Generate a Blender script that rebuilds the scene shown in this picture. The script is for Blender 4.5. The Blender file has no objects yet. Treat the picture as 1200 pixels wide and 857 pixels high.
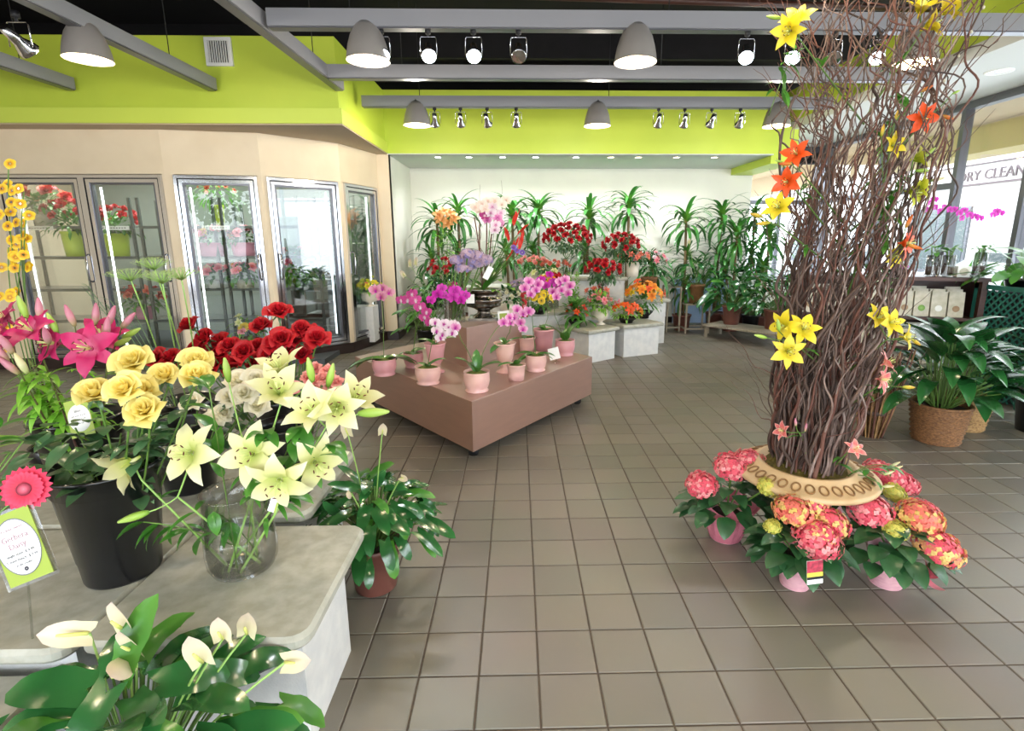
import bpy, math, random
from mathutils import Vector, Matrix, Quaternion
PI = math.pi
R = random.Random(11)

# ---------------------------------------------------------------- camera
T = .205                                    # pitch of the floor tiles
F_PX, YAW, PITCH, ROLL = 616.8, .0228, .2138, -.0023
PPX, PPY = 620.73, 413.085
CAM = Vector((0, 0, 7.1508*T))
FW = Vector((math.sin(YAW)*math.cos(PITCH), math.cos(YAW)*math.cos(PITCH), -math.sin(PITCH)))
_r = Vector((math.cos(YAW), -math.sin(YAW), 0)); _u = _r.cross(FW)
RT = math.cos(ROLL)*_r + math.sin(ROLL)*_u
UP = -math.sin(ROLL)*_r + math.cos(ROLL)*_u
cd = bpy.data.cameras.new('camera'); cam = bpy.data.objects.new('camera', cd)
bpy.context.scene.collection.objects.link(cam)
cd.sensor_width = 36; cd.lens = F_PX/1200*36
cd.shift_x = -(PPX-600)/1200; cd.shift_y = (PPY-428.5)/1200
cd.clip_start = .02; cd.clip_end = 300
cam.matrix_world = Matrix(((RT.x, UP.x, -FW.x, CAM.x), (RT.y, UP.y, -FW.y, CAM.y), (RT.z, UP.z, -FW.z, CAM.z), (0, 0, 0, 1)))
bpy.context.scene.camera = cam

# ---------------------------------------------------------------- light and exposure
sc = bpy.context.scene
sc.view_settings.view_transform = 'Standard'; sc.view_settings.look = 'None'
sc.view_settings.gamma = 1; sc.view_settings.exposure = .45
w = bpy.data.worlds.new('sky'); sc.world = w; w.use_nodes = True
bg = w.node_tree.nodes['Background']
bg.inputs[0].default_value = (.86, .93, 1, 1); bg.inputs[1].default_value = 5.5
COL = sc.collection
def light(kind, loc, power, col=(1, 1, 1), size=.3, aim=None, angle=100, blend=.6, sy=None, name='lamp'):
    l = bpy.data.lights.new(name, kind); l.energy = power; l.color = col
    o = bpy.data.objects.new(name, l); COL.objects.link(o); o.location = loc
    if kind == 'AREA':
        l.size = size
        if sy: l.shape = 'RECTANGLE'; l.size_y = sy
    elif kind == 'SPOT':
        l.shadow_soft_size = size; l.spot_size = math.radians(angle); l.spot_blend = blend
    else: l.shadow_soft_size = size
    d = Vector(aim)-Vector(loc) if aim is not None else Vector((0, 0, -1))
    o.rotation_euler = d.to_track_quat('-Z', 'Y').to_euler()
    return o
# daylight of the glazed shop front, behind the photographer, and of the window wall on the right
light('AREA', (.6, -2.6, 1.7), 120, (.9, .95, 1), 8, (.6, 4, 1.2), sy=2.4, name='shop_front_daylight')
light('AREA', (5.04, 4.2, 1.6), 90, (.84, .92, 1), 8, (0, 4.2, .8), sy=2.2, name='window_wall_daylight')

# ---------------------------------------------------------------- photograph pixel to place, at a known height or depth
def ray(x, y): return FW + (x-PPX)/F_PX*RT - (y-PPY)/F_PX*UP
def G(x, y, z=0.): d = ray(x, y); return CAM + d*((z-CAM.z)/d.z)
def A(x, y, Y): d = ray(x, y); return CAM + d*(Y/d.y)
def AX(x, y, X): d = ray(x, y); return CAM + d*(X/d.x)

# ---------------------------------------------------------------- materials
def lin(c):
    if isinstance(c, str):
        c = c.lstrip('#'); c = [int(c[i:i+2], 16)/255 for i in (0, 2, 4)]
        c = [v/12.92 if v <= .04045 else ((v+.055)/1.055)**2.4 for v in c]
    return (c[0], c[1], c[2], 1)
def nodes(name):
    m = bpy.data.materials.new(name); m.use_nodes = True
    nt = m.node_tree; return m, nt, nt.nodes['Principled BSDF']
def mat(name, col, rough=.5, metal=0., noise=None, bump=None, coat=0., emit=None, spec=.5, alpha=1.):
    m, nt, b = nodes(name); N = nt.nodes; L = nt.links
    b.inputs['Roughness'].default_value = rough; b.inputs['Metallic'].default_value = metal
    b.inputs['Coat Weight'].default_value = coat; b.inputs['Specular IOR Level'].default_value = spec
    b.inputs['Base Color'].default_value = lin(col); b.inputs['Alpha'].default_value = alpha
    tc = N.new('ShaderNodeTexCoord')
    if noise:                     # (scale, second colour, stretch)
        n = N.new('ShaderNodeTexNoise'); n.inputs['Scale'].default_value = noise[0]; n.inputs['Detail'].default_value = 5
        mp = N.new('ShaderNodeMapping'); L.new(tc.outputs['Object'], mp.inputs[0]); L.new(mp.outputs[0], n.inputs['Vector'])
        if len(noise) > 2: mp.inputs['Scale'].default_value = noise[2]
        mx = N.new('ShaderNodeMix'); mx.data_type = 'RGBA'
        cr = N.new('ShaderNodeMapRange'); cr.inputs[1].default_value = .35; cr.inputs[2].default_value = .65
        L.new(n.outputs[0], cr.inputs[0]); L.new(cr.outputs[0], mx.inputs['Factor'])
        mx.inputs['A'].default_value = lin(col); mx.inputs['B'].default_value = lin(noise[1])
        L.new(mx.outputs['Result'], b.inputs['Base Color'])
    if bump:
        n = N.new('ShaderNodeTexNoise'); n.inputs['Scale'].default_value = bump[0]; n.inputs['Detail'].default_value = 4
        bp = N.new('ShaderNodeBump'); bp.inputs['Strength'].default_value = bump[1]; bp.inputs['Distance'].default_value = bump[2] if len(bump) > 2 else .002
        L.new(tc.outputs['Object'], n.inputs['Vector']); L.new(n.outputs[0], bp.inputs['Height']); L.new(bp.outputs[0], b.inputs['Normal'])
    if emit:
        b.inputs['Emission Color'].default_value = lin(emit[0]); b.inputs['Emission Strength'].default_value = emit[1]
    return m
def grad(name, c0, c1, c2, rough=.5, edge=None, trans=.3, coat=0., p1=.5, rnd=.12):
    """colour along a petal or leaf from base to tip (attribute pt.x), across it (pt.y), varied by pt.z and per object"""
    m, nt, b = nodes(name); N = nt.nodes; L = nt.links
    at = N.new('ShaderNodeAttribute'); at.attribute_name = 'pt'
    sp = N.new('ShaderNodeSeparateXYZ'); L.new(at.outputs['Vector'], sp.inputs[0])
    cr = N.new('ShaderNodeValToRGB'); e = cr.color_ramp.elements
    e[0].color = lin(c0); e[1].position = p1; e[1].color = lin(c1); k = e.new(1.); k.color = lin(c2)
    L.new(sp.outputs[0], cr.inputs[0]); out = cr.outputs[0]
    if edge:
        mx = N.new('ShaderNodeMix'); mx.data_type = 'RGBA'; L.new(out, mx.inputs['A']); mx.inputs['B'].default_value = lin(edge[0])
        mr = N.new('ShaderNodeMapRange'); mr.inputs[1].default_value = edge[1]; mr.inputs[2].default_value = edge[2]
        L.new(sp.outputs[1], mr.inputs[0]); L.new(mr.outputs[0], mx.inputs['Factor']); out = mx.outputs['Result']
    oi = N.new('ShaderNodeObjectInfo'); ad = N.new('ShaderNodeMath'); ad.operation = 'ADD'
    L.new(oi.outputs['Random'], ad.inputs[0]); L.new(sp.outputs[2], ad.inputs[1])
    mr = N.new('ShaderNodeMapRange'); mr.inputs[2].default_value = 2; mr.inputs[3].default_value = 1-rnd; mr.inputs[4].default_value = 1+rnd
    L.new(ad.outputs[0], mr.inputs[0])
    hs = N.new('ShaderNodeHueSaturation'); L.new(out, hs.inputs['Color']); L.new(mr.outputs[0], hs.inputs['Value'])
    L.new(hs.outputs[0], b.inputs['Base Color'])
    b.inputs['Roughness'].default_value = rough; b.inputs['Coat Weight'].default_value = coat; b.inputs['Coat Roughness'].default_value = .15
    if trans:
        tr = N.new('ShaderNodeBsdfTranslucent'); L.new(hs.outputs[0], tr.inputs[0])
        ms = N.new('ShaderNodeMixShader'); ms.inputs[0].default_value = trans
        L.new(b.outputs[0], ms.inputs[1]); L.new(tr.outputs[0], ms.inputs[2]); L.new(ms.outputs[0], N['Material Output'].inputs[0])
    return m
def two(name, c0, c1, rough=.5, trans=.25):
    """each floret of a head takes one of two colours by its own number (pt.z)"""
    m, nt, b = nodes(name); N = nt.nodes; L = nt.links
    at = N.new('ShaderNodeAttribute'); at.attribute_name = 'pt'
    sp = N.new('ShaderNodeSeparateXYZ'); L.new(at.outputs['Vector'], sp.inputs[0])
    cr = N.new('ShaderNodeValToRGB'); e = cr.color_ramp.elements
    e[0].color = lin(c0); e[0].position = .45; e[1].position = .75; e[1].color = lin(c1)
    L.new(sp.outputs[2], cr.inputs[0])
    mx = N.new('ShaderNodeMix'); mx.data_type = 'RGBA'; mx.blend_type = 'MULTIPLY'; mx.inputs['Factor'].default_value = .35
    L.new(cr.outputs[0], mx.inputs['A']); L.new(sp.outputs[0], mx.inputs['B'])
    L.new(mx.outputs['Result'], b.inputs['Base Color']); b.inputs['Roughness'].default_value = rough
    tr = N.new('ShaderNodeBsdfTranslucent'); L.new(mx.outputs['Result'], tr.inputs[0])
    ms = N.new('ShaderNodeMixShader'); ms.inputs[0].default_value = trans
    L.new(b.outputs[0], ms.inputs[1]); L.new(tr.outputs[0], ms.inputs[2]); L.new(ms.outputs[0], N['Material Output'].inputs[0])
    return m
def glass(name, tint=(.93, .97, .96), rough=0., refl=.12, low=.05, hi=.85):
    m, nt, b = nodes(name); N = nt.nodes; L = nt.links
    tr = N.new('ShaderNodeBsdfTransparent'); tr.inputs[0].default_value = (*tint, 1)
    gl = N.new('ShaderNodeBsdfGlossy'); gl.inputs['Roughness'].default_value = rough
    lw = N.new('ShaderNodeLayerWeight'); lw.inputs[0].default_value = .35
    mr = N.new('ShaderNodeMapRange'); mr.inputs[3].default_value = low; mr.inputs[4].default_value = hi
    L.new(lw.outputs['Fresnel'], mr.inputs[0])
    ms = N.new('ShaderNodeMixShader'); L.new(mr.outputs[0], ms.inputs[0]); L.new(tr.outputs[0], ms.inputs[1]); L.new(gl.outputs[0], ms.inputs[2])
    L.new(ms.outputs[0], N['Material Output'].inputs[0]); return m
M = {}
def tile_mat():
    m, nt, b = nodes('floor_tile_clay'); N = nt.nodes; L = nt.links
    ge = N.new('ShaderNodeNewGeometry')
    ad = N.new('ShaderNodeVectorMath'); ad.operation = 'ADD'; ad.inputs[1].default_value = (2.6939*T, -6.4746*T, 0)
    dv = N.new('ShaderNodeVectorMath'); dv.operation = 'MULTIPLY'; dv.inputs[1].default_value = (1/T, 1/T, 0)
    fl = N.new('ShaderNodeVectorMath'); fl.operation = 'FLOOR'
    wn = N.new('ShaderNodeTexWhiteNoise'); L.new(ge.outputs['Position'], ad.inputs[0]); L.new(ad.outputs[0], dv.inputs[0]); L.new(dv.outputs[0], fl.inputs[0]); L.new(fl.outputs[0], wn.inputs['Vector'])
    n = N.new('ShaderNodeTexNoise'); n.inputs['Scale'].default_value = 2.3; n.inputs['Detail'].default_value = 6; L.new(ge.outputs['Position'], n.inputs['Vector'])
    cr = N.new('ShaderNodeValToRGB'); e = cr.color_ramp.elements; e[0].color = lin('#69645a'); e[1].color = lin('#777064')
    L.new(wn.outputs[0], cr.inputs[0])
    mx = N.new('ShaderNodeMix'); mx.data_type = 'RGBA'; mx.blend_type = 'MULTIPLY'; mx.inputs['Factor'].default_value = .22
    L.new(cr.outputs[0], mx.inputs['A']); L.new(n.outputs['Color'], mx.inputs['B'])
    hs = N.new('ShaderNodeHueSaturation'); hs.inputs['Saturation'].default_value = .95; hs.inputs['Value'].default_value = 1.08
    L.new(mx.outputs['Result'], hs.inputs['Color']); L.new(hs.outputs[0], b.inputs['Base Color'])
    mr = N.new('ShaderNodeMapRange'); mr.inputs[3].default_value = .3; mr.inputs[4].default_value = .5; L.new(n.outputs[0], mr.inputs[0]); L.new(mr.outputs[0], b.inputs['Roughness'])
    n2 = N.new('ShaderNodeTexNoise'); n2.inputs['Scale'].default_value = 60; L.new(ge.outputs['Position'], n2.inputs['Vector'])
    bp = N.new('ShaderNodeBump'); bp.inputs['Strength'].default_value = .12; bp.inputs['Distance'].default_value = .002; L.new(n2.outputs[0], bp.inputs['Height']); L.new(bp.outputs[0], b.inputs['Normal'])
    return m
M['tile'] = tile_mat()
M['grout'] = mat('grout', '#54493f', .9, bump=(300, .3))
M['cream'] = mat('cream_paint', '#e6d6ba', .6, noise=(3, '#e0cfb2'))
M['tan'] = mat('tan_soffit_paint', '#b9a78f', .7)
M['white_wall'] = mat('white_paint', '#e9e6da', .6, noise=(2, '#e4e1d6'))
M['white_ceil'] = mat('white_ceiling_paint', '#cfd1cd', .7)
M['green'] = mat('lime_green_paint', '#c4d648', .5, noise=(1.5, '#bdd144'))
M['green_lt'] = mat('yellow_green_paint', '#cbdc56', .5)
M['black'] = mat('black_ceiling_paint', '#0c0b0d', .9, noise=(4, '#131014'))
M['kick'] = mat('dark_kick_base', '#2d211f', .35)
M['beam'] = mat('grey_beam_paint', '#8d8d92', .45)
M['chrome'] = mat('chrome', '#d5d6dc', .12, 1.)
M['steel'] = mat('brushed_steel', '#a9aaae', .3, 1.)
M['alu'] = mat('anodised_aluminium', '#6c6d74', .35, .7)
M['gasket'] = mat('black_rubber', '#1c1c1f', .6)
M['glass'] = glass('door_glass', (.97, .99, .98), low=.02, hi=.5)
M['glass_r'] = glass('door_glass_bright', (.9, .95, .96), low=.16, hi=.7)
M['winglass'] = glass('window_glass', (.98, .99, .99), low=.01, hi=.2)
M['vase'] = glass('vase_glass', (.99, .995, .99), low=.03, hi=.6)
M['water'] = glass('vase_water', (.98, .99, .98), low=.02, hi=.3)
M['stone'] = mat('cast_stone_slab', '#b1b1a6', .55, noise=(22, '#9f9e90'), bump=(90, .25, .002))
M['white_side'] = mat('white_stucco', '#dcdcda', .7, noise=(14, '#cfd0d0'), bump=(160, .5, .002))
M['laminate'] = mat('brown_laminate', '#855842', .42, noise=(5, '#7c503b', (1, 1, 6)), coat=1., spec=1.)
M['laminate'].node_tree.nodes['Principled BSDF'].inputs['Coat Roughness'].default_value = .5
M['laminate'].node_tree.nodes['Principled BSDF'].inputs['Coat IOR'].default_value = 2.2
M['bucket'] = mat('black_bucket_plastic', '#0b0c0f', .28, noise=(3, '#101115'), coat=.3)
M['terra'] = mat('brown_plastic_pot', '#70443a', .4, noise=(6, '#7b4c42'))
M['pink_pot'] = mat('pink_ceramic', '#d39a9d', .35, noise=(7, '#c88c92'), bump=(25, .3, .003), coat=.3)
M['pale_pot'] = mat('pale_pink_ceramic', '#e2b9ac', .35, noise=(7, '#dcaaa6'), bump=(25, .3, .003), coat=.3)
M['pink_bark'] = mat('pink_birch_pot', '#e0adb4', .5, noise=(26, '#cf97a3', (1, 1, 3)), bump=(60, .6, .003))
M['moss'] = mat('dry_moss', '#6b5f22', .95, noise=(30, '#4a4316'), bump=(60, 1., .01))
M['bark'] = mat('orchid_bark', '#7a8a3e', .95, noise=(30, '#545a28'), bump=(60, 1., .006))
M['soil'] = mat('potting_soil', '#2e221a', .95, bump=(60, 1., .006))
M['urn'] = mat('antique_cream_urn', '#c9ad84', .55, noise=(8, '#b89a70'), bump=(60, .2))
M['urn_neck'] = mat('pinkish_stone', '#c7aba0', .55, noise=(8, '#b89d92'))
M['moulding'] = mat('dark_gilt_moulding', '#7d5a30', .5)
M['twig'] = mat('willow_bark', '#5e4a3f', .7, noise=(12, '#3f302b'), bump=(50, .4))
M['twig2'] = mat('red_brown_willow_bark', '#6a463a', .7, noise=(12, '#5a3428'), bump=(50, .4))
M['twig3'] = mat('pale_willow_bark', '#8e7c74', .7, noise=(12, '#6a5248'), bump=(50, .4))
M['wood'] = mat('dark_stained_wood', '#4b2a20', .4, noise=(6, '#3a1e17', (1, 1, 8)))
M['wood2'] = mat('weathered_pale_wood', '#a69d8b', .7, noise=(6, '#8f8676', (1, 8, 1)))
M['rack'] = mat('grey_rack_metal', '#5d6461', .4, .6)
M['cool_wall'] = mat('cooler_lining', '#848c85', .5, noise=(2, '#7b837d'))
M['cool_floor'] = mat('cooler_floor', '#4c5257', .5)
M['card'] = mat('white_card', '#eff0ec', .5)
M['card_g'] = mat('lime_card', '#93a63c', .5)
M['ink'] = mat('dark_ink', '#3c3a44', .6)
M['ink_p'] = mat('mauve_ink', '#99707e', .6)
M['bulb_w'] = mat('warm_lamp_glow', '#ffe2b0', .5, emit=('#ffd79a', 14))
M['bulb_c'] = mat('cool_lamp_glow', '#f2fbff', .5, emit=('#e6f6ff', 16))
M['tube'] = mat('white_tube_glow', '#ffffff', .5, emit=('#f6faff', 3))
M['dome'] = mat('spun_aluminium_dome', '#a8a29c', .35, .4)
M['wicker'] = mat('brown_wicker', '#94683f', .65, noise=(60, '#5c3c22', (1, 1, 2.5)), bump=(90, .6, .004))
M['wicker_lt'] = mat('tan_wicker', '#b48e5c', .65, noise=(60, '#7c5c34', (1, 1, 2.5)), bump=(90, .6, .004))
M['reed'] = mat('golden_reed', '#94704a', .7, noise=(20, '#705030'))
M['black_pot'] = mat('black_glazed_dish', '#141114', .25)
M['metal_vase'] = mat('antique_silver', '#8d857c', .22, 1., noise=(9, '#54504c'))
M['white_vase'] = mat('cream_glazed_vase', '#e8dfcf', .3, coat=.4)
M['yellow_pot'] = mat('mustard_glazed_pot', '#c89b34', .35)
M['lime_pot'] = mat('lime_glass_pot', '#b9cf45', .3)
M['pinktin'] = mat('pink_tin', '#d48fa8', .35)
M['foil'] = mat('pink_foil', '#d77f92', .25, .3, bump=(30, .8, .01))
M['lattice'] = mat('dark_green_lattice', '#1c6458', .5)
M['packet'] = mat('cream_paper_packet', '#cfcabb', .6, noise=(20, '#b9b6a0'))
M['packet2'] = mat('kraft_packet', '#a08468', .6, noise=(20, '#8c7150'))
M['blue'] = mat('painted_daylight_blue', '#a5bfe0', .5, noise=(2, '#9ab4da'))  # bluish daylight of the back wall, put into the colour
M['pink_card'] = mat('photo_card', '#c9465a', .5, noise=(60, '#7f2838'))
M['yellow_card'] = mat('yellow_card', '#e6d050', .5)
# foliage and petals
M['leaf'] = grad('mid_green_leaf', '#4c8a2c', '#3f7c2a', '#5a9638', .35, ('#55883a', .0, .25) and None, .25, .3)
M['leaf_d'] = grad('dark_glossy_leaf', '#2c6230', '#1f5226', '#2f6c34', .22, None, .12, .6)
M['leaf_lt'] = grad('light_green_leaf', '#86bc3a', '#74b236', '#94c848', .4, None, .3, .1)
M['leaf_y'] = grad('lime_leaf', '#6ba03a', '#7fb744', '#93c654', .4, None, .35, .1)
M['leaf_hyd'] = grad('hydrangea_leaf', '#2c5c30', '#234e2c', '#336438', .4, None, .15, .2)
M['leaf_orc'] = grad('orchid_leaf', '#4a7a2c', '#3f7a33', '#55904a', .3, None, .15, .5)
M['leaf_drac'] = grad('dracaena_leaf', '#76a83c', '#3c7a2e', '#32702e', .4, None, .12, .2, .3)
M['leaf_rose'] = grad('rose_leaf', '#44683a', '#406642', '#50764a', .35, None, .15, .3)
M['fern'] = grad('grey_green_fern', '#5f7a5a', '#6d8a66', '#7f9a74', .6, None, .2)
M['stem'] = grad('green_stem', '#56752f', '#56752f', '#5e8438', .5, None, 0)
M['stem_lt'] = grad('pale_green_stem', '#8db45a', '#8db45a', '#9cc46a', .5, None, 0)
M['stem_r'] = grad('dark_red_stem', '#4a2a28', '#4f302a', '#5d6b30', .5, None, 0)
M['cane'] = mat('pale_brown_cane', '#8a7350', .7, noise=(14, '#6e5a3c'), bump=(30, .4))
M['rose_y'] = grad('yellow_rose_petal', '#c8ac30', '#f0dc68', '#f5e898', .5, None, .3, p1=.4)
M['rose_w'] = grad('cream_rose_petal', '#c8cf96', '#ece7c4', '#f4efdc', .5, None, .3, p1=.4)
M['rose_r'] = grad('red_rose_petal', '#5a0410', '#a60a1a', '#b80e1e', .55, None, .15, p1=.5)
M['rose_or'] = grad('coral_rose_petal', '#b84a38', '#e0705a', '#ec8a74', .5, None, .2)
M['rose_pk'] = grad('pink_bloom_petal', '#d4506a', '#ee8a98', '#f6b4b8', .5, None, .25)
M['carn'] = grad('salmon_pink_carnation', '#e8727a', '#f39a96', '#f8bcb0', .6, None, .25)
M['orange'] = grad('orange_petal', '#d86a10', '#f09018', '#f4a830', .5, None, .25)
M['orange_l'] = grad('orange_lily_petal', '#d85a10', '#f0551c', '#f4602a', .45, None, .25)
M['yel'] = grad('yellow_petal', '#c89a10', '#eecb20', '#f4dc48', .5, None, .25)
M['yel_l'] = grad('yellow_lily_petal', '#b0a818', '#ead22a', '#f2e04a', .45, None, .3)
M['yel_gr'] = grad('yellow_green_petal', '#9ab02e', '#c8cc38', '#dcdc58', .45, None, .3)
M['lily_w'] = grad('cream_lily_petal', '#a9be44', '#dfdd98', '#e9e6c4', .42, None, .25, p1=.45)
M['lily_p'] = grad('magenta_lily_petal', '#e080a0', '#b5185a', '#c82a6c', .45, ('#a81450', .0, .001) and None, .25, p1=.35)
M['lily_sal'] = grad('salmon_lily_petal', '#f0c0a0', '#e46a6e', '#ee9a90', .45, ('#f6dccc', .7, 1.0), .3)
M['bud_p'] = grad('pink_green_bud', '#9aa850', '#d692a0', '#c06a84', .45, None, .2)
M['bud_g'] = grad('green_bud', '#7fae3c', '#a9c856', '#b8d070', .45, None, .2)
M['bud_y'] = grad('yellow_bud', '#8fa028', '#d8b838', '#d0a030', .45, None, .2)
M['bud_o'] = grad('orange_bud', '#a89028', '#d8722a', '#c8601c', .45, None, .2)
M['bud_c'] = grad('cream_bud', '#a4bc58', '#e0dcae', '#d8c890', .45, None, .2)
M['anther'] = mat('brown_anther', '#5b2c16', .8)
M['stamen'] = mat('pale_filament', '#d2e08a', .5)
M['gerb'] = grad('red_pink_ray', '#a80c30', '#d81a46', '#e0305a', .5, None, .2)
M['gerb_c'] = grad('gerbera_disc', '#3a0a14', '#a03048', '#e07080', .7, None, 0)
M['orc_pk'] = grad('pink_orchid_petal', '#c01a90', '#e08ac0', '#f0c0dc', .45, ('#d060b0', 0, .0) and None, .25, p1=.45)
M['orc_mg'] = grad('magenta_orchid_petal', '#a00880', '#c81aa8', '#d038b8', .45, None, .25)
M['orc_wh'] = grad('white_pink_orchid_petal', '#c84aa0', '#f0d8e6', '#f8ecf2', .45, None, .3, p1=.3)
M['orc_dp'] = grad('dusky_pink_orchid_petal', '#b84078', '#d890ac', '#e4a8be', .45, None, .25)
M['orc_cr'] = grad('cream_orchid_petal', '#e0b0a0', '#eeddd0', '#f4e8e0', .45, None, .3, p1=.3)
M['orc_dk'] = grad('plum_orchid_petal', '#f0c8dc', '#b01474', '#c02888', .45, None, .2, p1=.25)
M['onc'] = grad('yellow_oncidium_petal', '#b86a10', '#e8c020', '#eed040', .5, None, .25)
M['peach'] = grad('peach_fan_petal', '#c87a30', '#e0a060', '#ecb880', .5, None, .2)
M['spathe'] = grad('white_spathe', '#d4cba6', '#dccfb4', '#d8c2b4', .4, None, .12)
M['spadix'] = mat('lime_spadix', '#d8de7c', .6, bump=(200, .5))
M['hyd'] = two('pink_yellow_floret', '#e4586c', '#ecd080')
M['hyd_pk'] = two('rose_pink_floret', '#e0566a', '#f0a0a0')
M['hyd_y'] = two('yellow_green_floret', '#d8cf62', '#c3c85c')
M['hyd_or'] = two('coral_yellow_floret', '#e87868', '#e0c870')
M['lil'] = two('lilac_floret', '#c8aec4', '#9a90c8')
M['ammi'] = two('pale_green_floret', '#b7cb8c', '#a4bd74')
M['helic'] = grad('red_bract', '#d84028', '#d82c1c', '#e85040', .45, None, .15)
M['purple'] = grad('violet_petal', '#5a3a90', '#7050a8', '#8a70c0', .5, None, .2)
M['frond'] = grad('bright_fern', '#4c8a2c', '#5c9c34', '#74b040', .5, None, .3)
# ---------------------------------------------------------------- mesh building
class MB:
    def __init__(s): s.v = []; s.f = []; s.c = []; s.flat = set()
    def add(s, v, f, c=None, flat=False):
        o = len(s.v); s.v += [tuple(p) for p in v]
        if flat: s.flat.update(range(len(s.f), len(s.f)+len(f)))
        s.f += [tuple(i+o for i in q) for q in f]; s.c += (c if c else [(0, 0, 0)]*len(v)); return s
    def box(s, lo, hi, M_=None):
        x0, y0, z0 = lo; x1, y1, z1 = hi
        v = [Vector(p) for p in ((x0, y0, z0), (x1, y0, z0), (x1, y1, z0), (x0, y1, z0), (x0, y0, z1), (x1, y0, z1), (x1, y1, z1), (x0, y1, z1))]
        if M_: v = [M_ @ p for p in v]
        return s.add(v, [(0, 3, 2, 1), (4, 5, 6, 7), (0, 1, 5, 4), (1, 2, 6, 5), (2, 3, 7, 6), (3, 0, 4, 7)], flat=True)
    def bar(s, a, b, w, h=None, up=(0, 0, 1)):
        """a straight rectangular bar from a to b"""
        a, b = Vector(a), Vector(b); h = h or w; y = b-a; L = y.length
        if L < 1e-6: return s
        y = y/L; u = Vector(up)
        if abs(y.dot(u)) > .99: u = Vector((0, 1, 0)) if abs(y.y) < .9 else Vector((1, 0, 0))
        x = y.cross(u).normalized(); z = x.cross(y)
        m = Matrix((x, y, z)).transposed().to_4x4(); m.translation = a
        return s.box((-w/2, 0, -h/2), (w/2, L, h/2), m)
    def prism(s, poly, z0, z1, bev=0):
        """a vertical prism over a plan polygon (counter-clockwise)"""
        n = len(poly); P = [Vector((p[0], p[1])) for p in poly]
        if bev:
            q = []
            c = sum(P, Vector((0, 0)))/n
            for p in P: q.append(p+(c-p).normalized()*bev)
            v = [(p.x, p.y, z0) for p in P]+[(p.x, p.y, z1-bev) for p in P]+[(p.x, p.y, z1) for p in q]; k = 3
        else: v = [(p.x, p.y, z0) for p in P]+[(p.x, p.y, z1) for p in P]; k = 2
        f = [tuple(range(n-1, -1, -1)), tuple(range((k-1)*n, k*n))]
        for j in range(k-1):
            for i in range(n): f.append((j*n+i, j*n+(i+1) % n, (j+1)*n+(i+1) % n, (j+1)*n+i))
        return s.add(v, f, flat=True)
    def tube(s, pts, r, n=6, cap=True):
        pts = [Vector(p) for p in pts]; m = len(pts)
        rr = r if isinstance(r, (list, tuple)) else [r]*m
        v = []; f = []; c = []; u = None
        for i, p in enumerate(pts):
            d = (pts[min(i+1, m-1)]-pts[max(i-1, 0)])
            if d.length < 1e-9: d = Vector((0, 0, 1))
            d.normalize()
            if u is None: u = d.orthogonal().normalized()
            u = (u-d*u.dot(d))
            if u.length < 1e-6: u = d.orthogonal()
            u.normalize(); w_ = d.cross(u)
            for k in range(n):
                a = 2*PI*k/n; v.append(p+rr[i]*(math.cos(a)*u+math.sin(a)*w_)); c.append((i/(m-1), 0, 0))
        for i in range(m-1):
            for k in range(n): f.append((i*n+k, i*n+(k+1) % n, (i+1)*n+(k+1) % n, (i+1)*n+k))
        if cap: f.append(tuple(range(n-1, -1, -1))); f.append(tuple((m-1)*n+k for k in range(n)))
        return s.add(v, f, c)
    def lathe(s, prof, n=24, M_=None, cap0=False, cap1=False, sx=1, sy=1, close=False):
        v = []; f = []; m = len(prof)
        for r, z in prof:
            for k in range(n):
                a = 2*PI*k/n; p = Vector((r*sx*math.cos(a), r*sy*math.sin(a), z)); v.append(M_ @ p if M_ else p)
        for i in range(m-1):
            for k in range(n): f.append((i*n+k, i*n+(k+1) % n, (i+1)*n+(k+1) % n, (i+1)*n+k))
        if cap0: f.append(tuple(range(n-1, -1, -1)))
        if cap1: f.append(tuple((m-1)*n+k for k in range(n)))
        c = [(i/max(m-1, 1), 0, 0) for i in range(m) for k in range(n)]
        return s.add(v, f, c)
    def blade(s, M_, L, W, bend=0., fold=.15, n=6, m=2, shape='leaf', tip=.0, a0=0., wave=0., rnd=None, twist=0., cup=0.):
        """a leaf or petal from the origin of M_ along +Y, upper side +Z; bend<0 droops"""
        rz = R.random() if rnd is None else rnd; v = []; c = []; f = []
        y = z = 0.; ang = a0; ds = L/n
        for i in range(n+1):
            t = i/n
            if shape == 'leaf': w_ = math.sin(PI*t**.75)**.8 if 0 < t < 1 else 0
            elif shape == 'lilyp': w_ = (.42+.6*math.sin(PI*t**.85)**1.)*(1-t**6) if t < 1 else 0
            elif shape == 'wide': w_ = math.sin(PI*t**.6)**.7 if 0 < t < 1 else 0
            elif shape == 'strap': w_ = min(1, t*5+.35)*(1-t**5)**.7
            elif shape == 'petal': w_ = (min(1, .3+1.3*t)*math.sqrt(max(0, 1-t**7)))
            elif shape == 'round': w_ = math.sqrt(max(0, 1-(2*t-1)**2))*(.6+.4*t)+.12*(1-t)
            elif shape == 'heart': w_ = (min(1, 1.02*(t+.06)**.35)*(1-t)**.55)*1.15
            elif shape == 'spoon': w_ = .3+.7*math.sin(PI*min(t, .999))**1.2 if t < .95 else .25
            hw = W/2*max(w_, .02)
            for j in range(m+1):
                q = 2*j/m-1
                px = q*hw; lift = abs(q)*hw*math.tan(fold) + cup*hw*q*q
                wv = wave*hw*math.sin(t*14+q*3)*abs(q)
                nx, nz = -math.sin(ang), math.cos(ang)
                p = Vector((px, y+nx*(lift+wv), z+nz*(lift+wv)))
                if shape == 'heart' and i == 0: p.y -= abs(q)*L*.16*(2-abs(q)); p.x = q*W*.3
                if twist: p = Matrix.Rotation(twist*t, 3, 'Y') @ p
                v.append(M_ @ p); c.append((t, abs(q), rz))
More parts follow.
